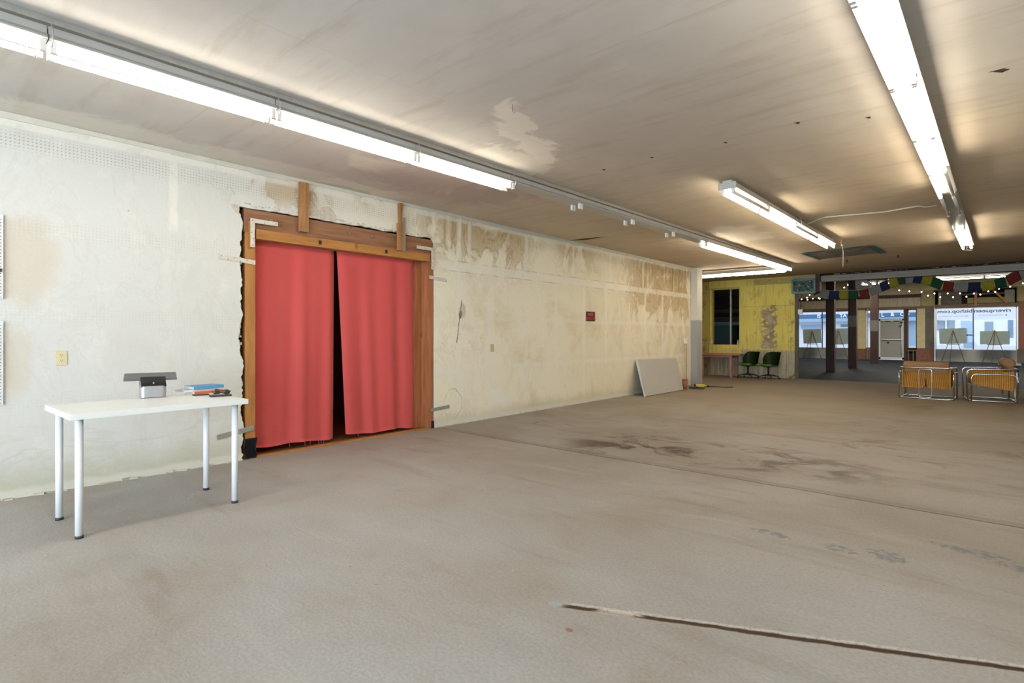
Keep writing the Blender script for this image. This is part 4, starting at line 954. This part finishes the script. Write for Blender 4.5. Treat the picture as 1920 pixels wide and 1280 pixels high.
t = thing('prayer_flag_string', 'string of coloured prayer flags sagging below the grey beam', 'bunting', (0, 0, 0))
q = MB(); q.tube([onY(1518, 538, YFL)]+fpts+[onY(1950, 488, YFL)], .004, 6); q.build('string', MAT['cord'], t)
for i in range(len(fpts)-1):
    a, b = fpts[i], fpts[i+1]; d = (b-a); n_ = Vector((d.z, 0, -d.x)).normalized()
    if n_.z > 0: n_ = -n_
    n_ = (n_+Vector((0, 0, -.6))).normalized(); hh = .245 if i else .09
    yo = random.uniform(-.03, .03); ph = random.uniform(0, 6)
    q = MB(); q.grid(lambda u, v: a+d*(.01+.98*u)+n_*hh*v+Vector((0, yo*v+.02*math.sin(u*5+ph)*v, 0)), 8, 6, th=.002)
    q.build('flag', FLAG[fc[i]], t)
t = thing('flag_bundle', 'pale prayer flags bunched beside the middle post top', 'bunting', (0, 0, 0))
a, b = onY(1603, 524, YFL+.05), onY(1640, 520, YFL+.05); c = onY(1604, 544, YFL+.05); d = onY(1618, 541, YFL+.05)
q = MB(); q.grid(lambda u, v: (a*(1-u)+(a*.7+b*.3)*u)*(1-v)+(c*(1-u)+d*u)*v+Vector((0, .02*math.sin(u*6), 0)), 6, 6, th=.002); q.build('flag', FLAG['w'], t)
for k in range(4):
    q = MB(); q.tube([a+Vector((.05+.05*k, .01*k, .02)), onY(1632+3*k, 535+k, YFL+.05)], .012, 6, rs=[.02, .012]); q.build('rolled_flag', FLAG['w'], t)
# fairy lights
def fairy(name, label, pts, Y, n_, sag=0):
    t = thing(name, label, 'string lights', (0, 0, 0)); P_ = [onY(px, py, Y) for px, py in pts]; ends = [Vector((1.6 if pts[0][0] < 1600 else 2.05, Y, 3.86))]
    q = MB(); q.tube((ends+P_) if pts[0][0] > 1600 else (P_+ends), .006, 5); q.build('cord', MAT['rubber'], t)
    for p in P_:
        q = MB(); q.ball((p.x, p.y, p.z-.02), .022, 8); q.build('bulb', MAT['bulb'], t)
fairy('fairy_lights', 'string of small white bulbs sagging across the front shop', [(1650, 530), (1656, 534), (1686, 543), (1705, 545), (1728, 546), (1740, 553), (1752, 549), (1763, 556), (1777, 549), (1787, 556), (1800, 549), (1812, 555), (1826, 549), (1838, 551), (1853, 545), (1866, 546), (1873, 540), (1894, 536), (1918, 530)], 26.0, 0)
fairy('fairy_lights', 'string of small white bulbs along the far upper left windows', [(1503, 560), (1513, 557), (1514, 561), (1518, 552), (1524, 559), (1535, 558), (1537, 559), (1550, 548), (1568, 545), (1583, 538)], 26.0, 0)
# lights of the front shop
for (x0, y, z, n_, lb) in ((4.46, 21.0, 3.085, 2, 'first'), (4.35, 23.0, 3.085, 2, 'second')):
    for k in range(n_):
        fixture(x0+1.0*k*1.22+.0, y, -PI/2, True, '%s tube light of the %s crosswise row seen through flags below beam' % (['left', 'right'][k], ['nearer', 'farther'][(y > 22)]), 'crosswise tube lights in the front shop', tubes=(0, 1), zc=z)
t = fixture(4.22, 21.1, 0, True, 'lengthwise tube light in front shop ending at crosswise rows', None, zc=3.14)
t = fixture(4.22, 22.4, 0, True, 'lengthwise tube light in front shop, the farther one', None, zc=3.14)
for k in range(3):
    fixture(1.45+k*1.02, 25.0, -PI/2, True, ['leftmost', 'middle', 'rightmost'][k]+' of three tube lights behind middle flags in the front shop', 'tube lights behind the middle flags', zc=3.22, L=.98)
struct(MB().box(2.9, 24.0, 3.30, 3.9, 26.0, 3.42), 'trim_soffit', MAT['white_enamel'])

# ------------------------------------------------------------------ shop front at the far end
def bx(x0, z0, x1, z1, y0=YF, y1=YF+.2): return (x0, y0, z0, x1, y1, z1)
mb = MB()
mb.box(*bx(-4, 3.4, XR, 4.0)); mb.box(*bx(-4, 0, -2.35, 3.4)); mb.box(*bx(-2.35, 3.15, 3.6, 3.4)); mb.box(*bx(7.5, 0, XR, 3.4))
struct(mb, 'wall_front', MAT['stucco'])
struct(MB().box(*bx(-2.35, 2.66, 3.6, 3.15, YF-.02, YF+.18)), 'wall_front_panels', MAT['tan_panel'])
struct(MB().box(*bx(-2.35, 2.53, 3.72, 2.66, YF-.08, YF+.2)), 'trim_transom_beam', MAT['brown_frame'])
struct(MB().box(*bx(-2.35, 3.10, 3.75, 3.25, YF-.10, YF-.02)), 'trim_upper_rail', MAT['dark_timber'])
struct(MB().box(*bx(-2.35, 0, 0.52, 0.55, YF-.02, YF+.2)), 'wall_front_bulkhead_left', MAT['sill_grey'])
struct(MB().box(*bx(3.78, 0, 6.66, 0.56, YF-.02, YF+.2)), 'wall_front_bulkhead_right', MAT['sill_grey'])
struct(MB().box(*bx(.52, .55, .95, 2.53, YF-.10, YF+.2)), 'trim_pier_left', MAT['stucco'])
struct(MB().box(*bx(.52, 0, .95, .55, YF-.11, YF+.2)), 'trim_pier_left_base', MAT['brick_red'])
struct(MB().box(*bx(3.08, .55, 3.40, 2.53, YF-.10, YF+.2)), 'trim_pier_right', MAT['stucco'])
struct(MB().box(*bx(3.08, 0, 3.72, .62, YF-.12, YF+.2)), 'trim_pier_right_base', MAT['brick_red'])
struct(MB().box(*bx(3.40, .62, 3.72, 2.53, YF-.09, YF+.2)), 'trim_pier_dark', MAT['stucco_dark'])
struct(MB().box(*bx(3.25, 2.66, 3.72, 3.4, YF-.11, YF-.021)), 'trim_pier_upper', MAT['mustard'])
struct(MB().box(*bx(6.66, 2.75, 7.5, 3.4, YF-.10, YF+.2)), 'trim_column_upper', MAT['mustard'])
struct(MB().box(*bx(6.70, .62, 7.5, 2.75, YF-.12, YF+.2)), 'trim_column_lower', MAT['red_panel'])
struct(MB().box(*bx(6.66, 0, 7.5, .62, YF-.12, YF+.2)), 'trim_column_base', MAT['stucco_dark'])
def window(n_, x0, z0, x1, z1, mull, fr='brown_frame', fw=.04):
    mb = MB(); mb.box(*bx(x0, z0, x0+fw, z1, YF+.0, YF+.1)); mb.box(*bx(x1-fw, z0, x1, z1, YF, YF+.1)); mb.box(*bx(x0, z1-fw, x1, z1, YF, YF+.1)); mb.box(*bx(x0, z0, x1, z0+fw*.7, YF-.03, YF+.1))
    w_ = struct(mb, 'window_%d' % n_, MAT[fr])
    struct(MB().box(*bx(x0+.01, z0+.01, x1-.01, z1-.01, YF+.06, YF+.066)), 'pane', MAT['glass'], w_)
    for x in mull: struct(MB().box(*bx(x-.022, z0, x+.022, z1, YF+.03, YF+.09)), 'mullion', MAT['alu_dark'], w_)
    return w_
window(2, -2.30, .55, .52, 2.53, (-1.03,))
window(3, .95, .60, 1.30, 2.53, (), 'pale_frame')
window(4, 2.69, .60, 3.08, 2.53, (), 'brown_frame', .05)
w5 = window(5, 3.78, .56, 6.66, 2.53, (5.17,), 'galv')
struct(MB().box(*bx(1.30, 2.02, 1.50, 2.53, YF-.02, YF+.1)), 'trim_door_left', MAT['brown_frame'])
struct(MB().box(*bx(1.30, 0, 1.46, 2.02, YF-.02, YF+.1)), 'trim_door_jamb_left', MAT['brown_frame'])
struct(MB().box(*bx(2.56, 0, 2.69, 2.53, YF-.05, YF+.1)), 'trim_door_jamb_right', MAT['dark_timber'])
w6 = window(6, 1.50, 2.06, 2.56, 2.53, (), 'door_white', .03)
struct(MB().box(*bx(.95, 0, 1.30, .60, YF-.0, YF+.1)), 'trim_sidelight_base_left', MAT['brown_frame'])
struct(MB().box(*bx(2.69, 0, 3.08, .60, YF+.05, YF+.1)), 'trim_sidelight_base_right', MAT['void'])
mb = MB(); mb.box(*bx(2.70, .47, 3.10, .53, YF-.15, YF+.0)); mb.box(*bx(2.72, 0, 2.76, .47, YF-.14, YF-.1)); mb.box(*bx(2.92, 0, 2.96, .47, YF-.14, YF-.1)); mb.box(*bx(3.05, 0, 3.09, .47, YF-.14, YF-.1))
tag(mb.build('bench', MAT['brown_frame']), 'small brown bench below narrow window right of the glass door', 'bench')
# door
d2 = MB(); d2.box(*bx(1.50, 0.02, 1.58, 2.05, YF+.02, YF+.08)); d2.box(*bx(2.48, 0.02, 2.56, 2.05, YF+.02, YF+.08)); d2.box(*bx(1.50, 1.97, 2.56, 2.06, YF+.02, YF+.08)); d2.box(*bx(1.50, .02, 2.56, .14, YF+.02, YF+.08))
d2 = struct(d2, 'door_2', MAT['door_white'])
struct(MB().box(*bx(1.55, .14, 2.50, 1.97, YF+.04, YF+.06)), 'blind', MAT['door_fabric'], d2)
q = MB(); q.tube([(1.62, YF-.02, 1.02), (2.52, YF-.02, 1.02)], .022, 8); q.tube([(2.47, YF-.02, .28), (2.47, YF-.02, 1.70)], .018, 8); struct(q, 'push_bar', MAT['paper'], d2)
q = MB(); q.box(1.86, YF+.0, .84, 1.94, YF+.04, .92); q.box(2.40, YF-.02, 1.84, 2.50, YF+.02, 1.92); q.box(2.38, YF-.02, 1.66, 2.48, YF+.02, 1.74); q.box(1.58, YF+.0, 1.93, 1.68, YF+.03, 1.97); q.box(1.78, YF, 1.93, 2.0, YF+.03, 1.97); q.box(2.14, YF, 1.93, 2.34, YF+.03, 1.97); struct(q, 'lock', MAT['rubber'], d2)
# transom opening above big window
struct(MB().box(*bx(3.75, 2.53, 6.70, 2.70, YF-.06, YF+.2)), 'trim_window_head', MAT['brown_frame'])
struct(MB().box(*bx(3.74, 3.36, 6.70, 3.42, YF-.06, YF+.2)), 'trim_transom_top', MAT['brown_frame'])
struct(MB().box(*bx(3.74, 2.70, 6.70, 3.40, YF+.9, YF+1.0)), 'wall_transom_back', MAT['void'])
mb = MB(); mb.box(3.74, YF+.05, 3.35, 6.7, YF+1, 3.40); mb.box(3.74, YF+.1, 2.62, 6.7, YF+1, 2.69); mb.box(3.70, YF+.2, 2.7, 3.76, YF+1, 3.4); mb.box(6.64, YF+.2, 2.7, 6.7, YF+1, 3.4); struct(mb, 'wall_transom_sides', MAT['joist'])
struct(MB().box(3.88, YF+.1, 2.72, 4.75, YF+.14, 3.34), 'trim_transom_board_grey', MAT['stucco_dark'])
struct(MB().box(3.90, YF-.03, 2.70, 3.99, YF+.09, 3.26), 'trim_transom_stud', MAT['stucco'])
struct(MB().box(4.95, YF+.4, 2.74, 6.3, YF+.5, 3.0), 'trim_transom_lintel', MAT['mustard'])
mb = MB(); mb.box(4.6, YF+.3, 3.13, 6.6, YF+.45, 3.20); struct(mb, 'trim_transom_rail', MAT['joist'])
struct(MB().box(6.25, YF+.1, 2.72, 6.58, YF+.2, 3.3), 'trim_transom_board_right', MAT['grey_board'])
MB_ = MB().box(5.21, YF-.08, 2.60, 5.30, YF-.04, 3.30); tag(MB_.build('plank', MAT['fir_v']), 'upright orange plank propped above the large shop window', 'plank')
T = Matrix.Translation((6.10, YF-.10, 2.98))@Matrix.Rotation(math.radians(-38), 4, 'Y')
tag(MB().box(-.04, -.02, -.36, .04, .02, .36, 0, T).build('plank', MAT['fir_v']), 'slanting orange plank above right half of the large shop window', 'plank')
# conduit left of the big window and at the sidelights
for (x, z0, z1, lb) in ((3.745, .0, 3.3, 'thin pale pipe running up beside the large shop window'), (1.06, .0, 2.6, 'thin pale pipe on narrow window left of the glass door')):
    q = MB(); q.cyl((x, YF-.14, z0), (x, YF-.14, z1), .018, 8); tag(q.build('pipe', MAT['pale_frame']), lb, 'pipe')
# window lettering, read from the street
def mirror_text(s, x_left_seen, width, z, size, mat, parent, seg_y=YF+.055):
    # seen from inside the word runs right to left
    o = text_mesh('window_lettering', s, size, MAT[mat], Matrix(), parent, ext=.001, bold=.004 if size > .1 else 0)
    xs = [v.co.x for v in o.data.vertices]; w_ = max(xs)-min(xs); k = width/w_; x0 = min(xs)
    for v in o.data.vertices:
        a, b, c = v.co; v.co = (x_left_seen+width-(a-x0)*k, seg_y+c, z+b)
    o.data.update()
    return o
mirror_text('riverqueen', 5.20, 1.25, 2.30, .22, 'letter_black', w5); mirror_text('bishop.com', 3.86, 1.27, 2.30, .22, 'letter_black', w5)
mirror_text('riverqueenbishop', 5.35, .85, 2.14, .075, 'letter_grey', w5); mirror_text('@riverqueenbishop', 3.90, 1.10, 2.12, .075, 'letter_grey', w5)
struct(MB().box(6.28, YF+.05, 2.13, 6.32, YF+.055, 2.18), 'window_mark', MAT['letter_black'], w5)
# easels with boards
def easel(x, y, rz, bw, bh, bz, tilt, ht, label):
    t = thing('display_easel', label, 'easel', (x, y, 0), rz, 'tripod easels at the shop windows')
    for (a, b) in ((-.42, .02), (.42, .02), (-.10, -.28)):
        q = MB(); q.tube([(a, b, 0), (a*.02, .0, ht)], .014, 6); q.build('leg', MAT['easel_wood'], t)
    q = MB(); q.box(-.25, .0, bz-.03, .25, .10, bz, .003); q.build('ledge', MAT['easel_wood'], t)
    b = thing('display_board', label.replace('wooden tripod easel', 'blank grey green board on easel'), 'board', (x, y, 0), rz, 'blank boards on the easels')
    T = Matrix.Rotation(tilt, 4, 'Y'); q = MB(); q.box(-bw/2, .05, bz, bw/2, .07, bz+bh, .002)
    bmesh.ops.rotate(q.bm, verts=q.bm.verts[:], cent=(0, 0, bz), matrix=Matrix.Rotation(tilt, 3, 'Y')); bmesh.ops.translate(q.bm, verts=q.bm.verts[:], vec=(0, .0, abs(tilt)*bw*.5+.002)); q.build('panel', MAT['easel_board'], b)
for (px, Y, rz, bw, bh, tl, lb) in ((1523, 31.9, .05, .84, .74, -.04, 'wooden tripod easel by the left window, left of first post'), (1572, 32.0, .0, .80, .74, 0, 'wooden tripod easel seen between the first and middle posts'), (1787, 32.0, .0, .98, .70, -.03, 'wooden tripod easel at left half of large shop window'), (1865, 32.0, .0, .98, .58, 0, 'wooden tripod easel at right half of large shop window')):
    p = onY(px, 628, Y); easel(p.x, Y, rz, bw, bh, .80 if px < 1700 else .84, tl, 1.47, lb)
# junction box and wires by the yellow wall end
t = thing('junction_box', 'white electrical box with loose wires by the yellow wall end', 'junction box', (1.60, YW+.02, 1.90))
MB().box(-.02, -.10, -.06, .09, -.02, .08, .008).build('box_body', MAT['letter_white'], t)
q = MB(); q.tube([(.03, -.06, .08), (.06, -.08, .25), (.0, -.07, .35), (.08, -.06, .45), (.03, -.06, .60)], .009, 6); q.tube([(.03, -.06, .2), (.10, -.06, .15), (.16, -.06, .09)], .008, 6); q.build('wires', MAT['rubber'], t)

# ------------------------------------------------------------------ the street
struct(MB().box(-40, YF+.35, -.35, 45, 70, -.15), 'floor_street', MAT['road'])
YS = 47.0
b = thing('street_building', 'white and blue shop building across the street', 'building', (0, 0, 0))
MB().box(-30, YS, -.15, 30, YS+6, 6.0).build('facade', MAT['street_white'], b)
MB().box(-12, YS-.15, 2.52, 2.55, YS, 2.83).build('sign_band', MAT['street_blue'], b)
MB().box(-12, YS-.6, 2.25, 2.55, YS, 2.50).build('awning', MAT['street_pale'], b)
MB().box(-2.6, YS-.03, 1.86, -1.3, YS, 2.05).build('window', MAT['street_glass'], b)
MB().box(-2.9, YS-.03, .6, -1.3, YS, 1.75).build('window', MAT['street_teal'], b)
MB().box(-5.3, YS-.03, 1.7, -3.9, YS, 2.05).build('window', MAT['street_pale'], b)
MB().box(1.55, YS-.03, .5, 2.3, YS, 2.2).build('window', MAT['street_pale'], b)
for (x0, z0, x1, z1, mt) in ((3.10, 1.55, 4.05, 2.25, 'street_glass'), (4.35, 1.2, 4.95, 2.2, 'street_pale'), (5.55, 1.35, 5.98, 2.12, 'street_glass'), (6.68, 1.08, 6.93, 2.2, 'street_blue'), (4.5, .4, 5.0, 1.3, 'street_pale')):
    MB().box(x0, YS-.03, z0, x1, YS, z1).build('window', MAT[mt], b)
MB().box(3.55, YS-.05, 1.55, 3.62, YS-.02, 2.25).build('window_bar', MAT['letter_white'], b)
def front_text(s, x, z, size, mat): return text_mesh('lettering', s, size, MAT[mat], Matrix.Translation((x, YS-.17, z))@Matrix.Rotation(PI/2, 4, 'X'), b, bold=.008)
front_text('IS', -4.15, 2.58, .36, 'letter_white'); front_text('TA', -2.65, 2.58, .36, 'letter_white'); front_text('L', -.05, 2.58, .36, 'letter_white'); front_text('&', .50, 2.60, .36, 'letter_white'); front_text('CO', 1.05, 2.60, .36, 'letter_white')
text_mesh('lettering', 'PACE', .30, MAT['letter_black'], Matrix.Translation((3.12, YS-.05, 1.98))@Matrix.Rotation(PI/2, 4, 'X'), b)
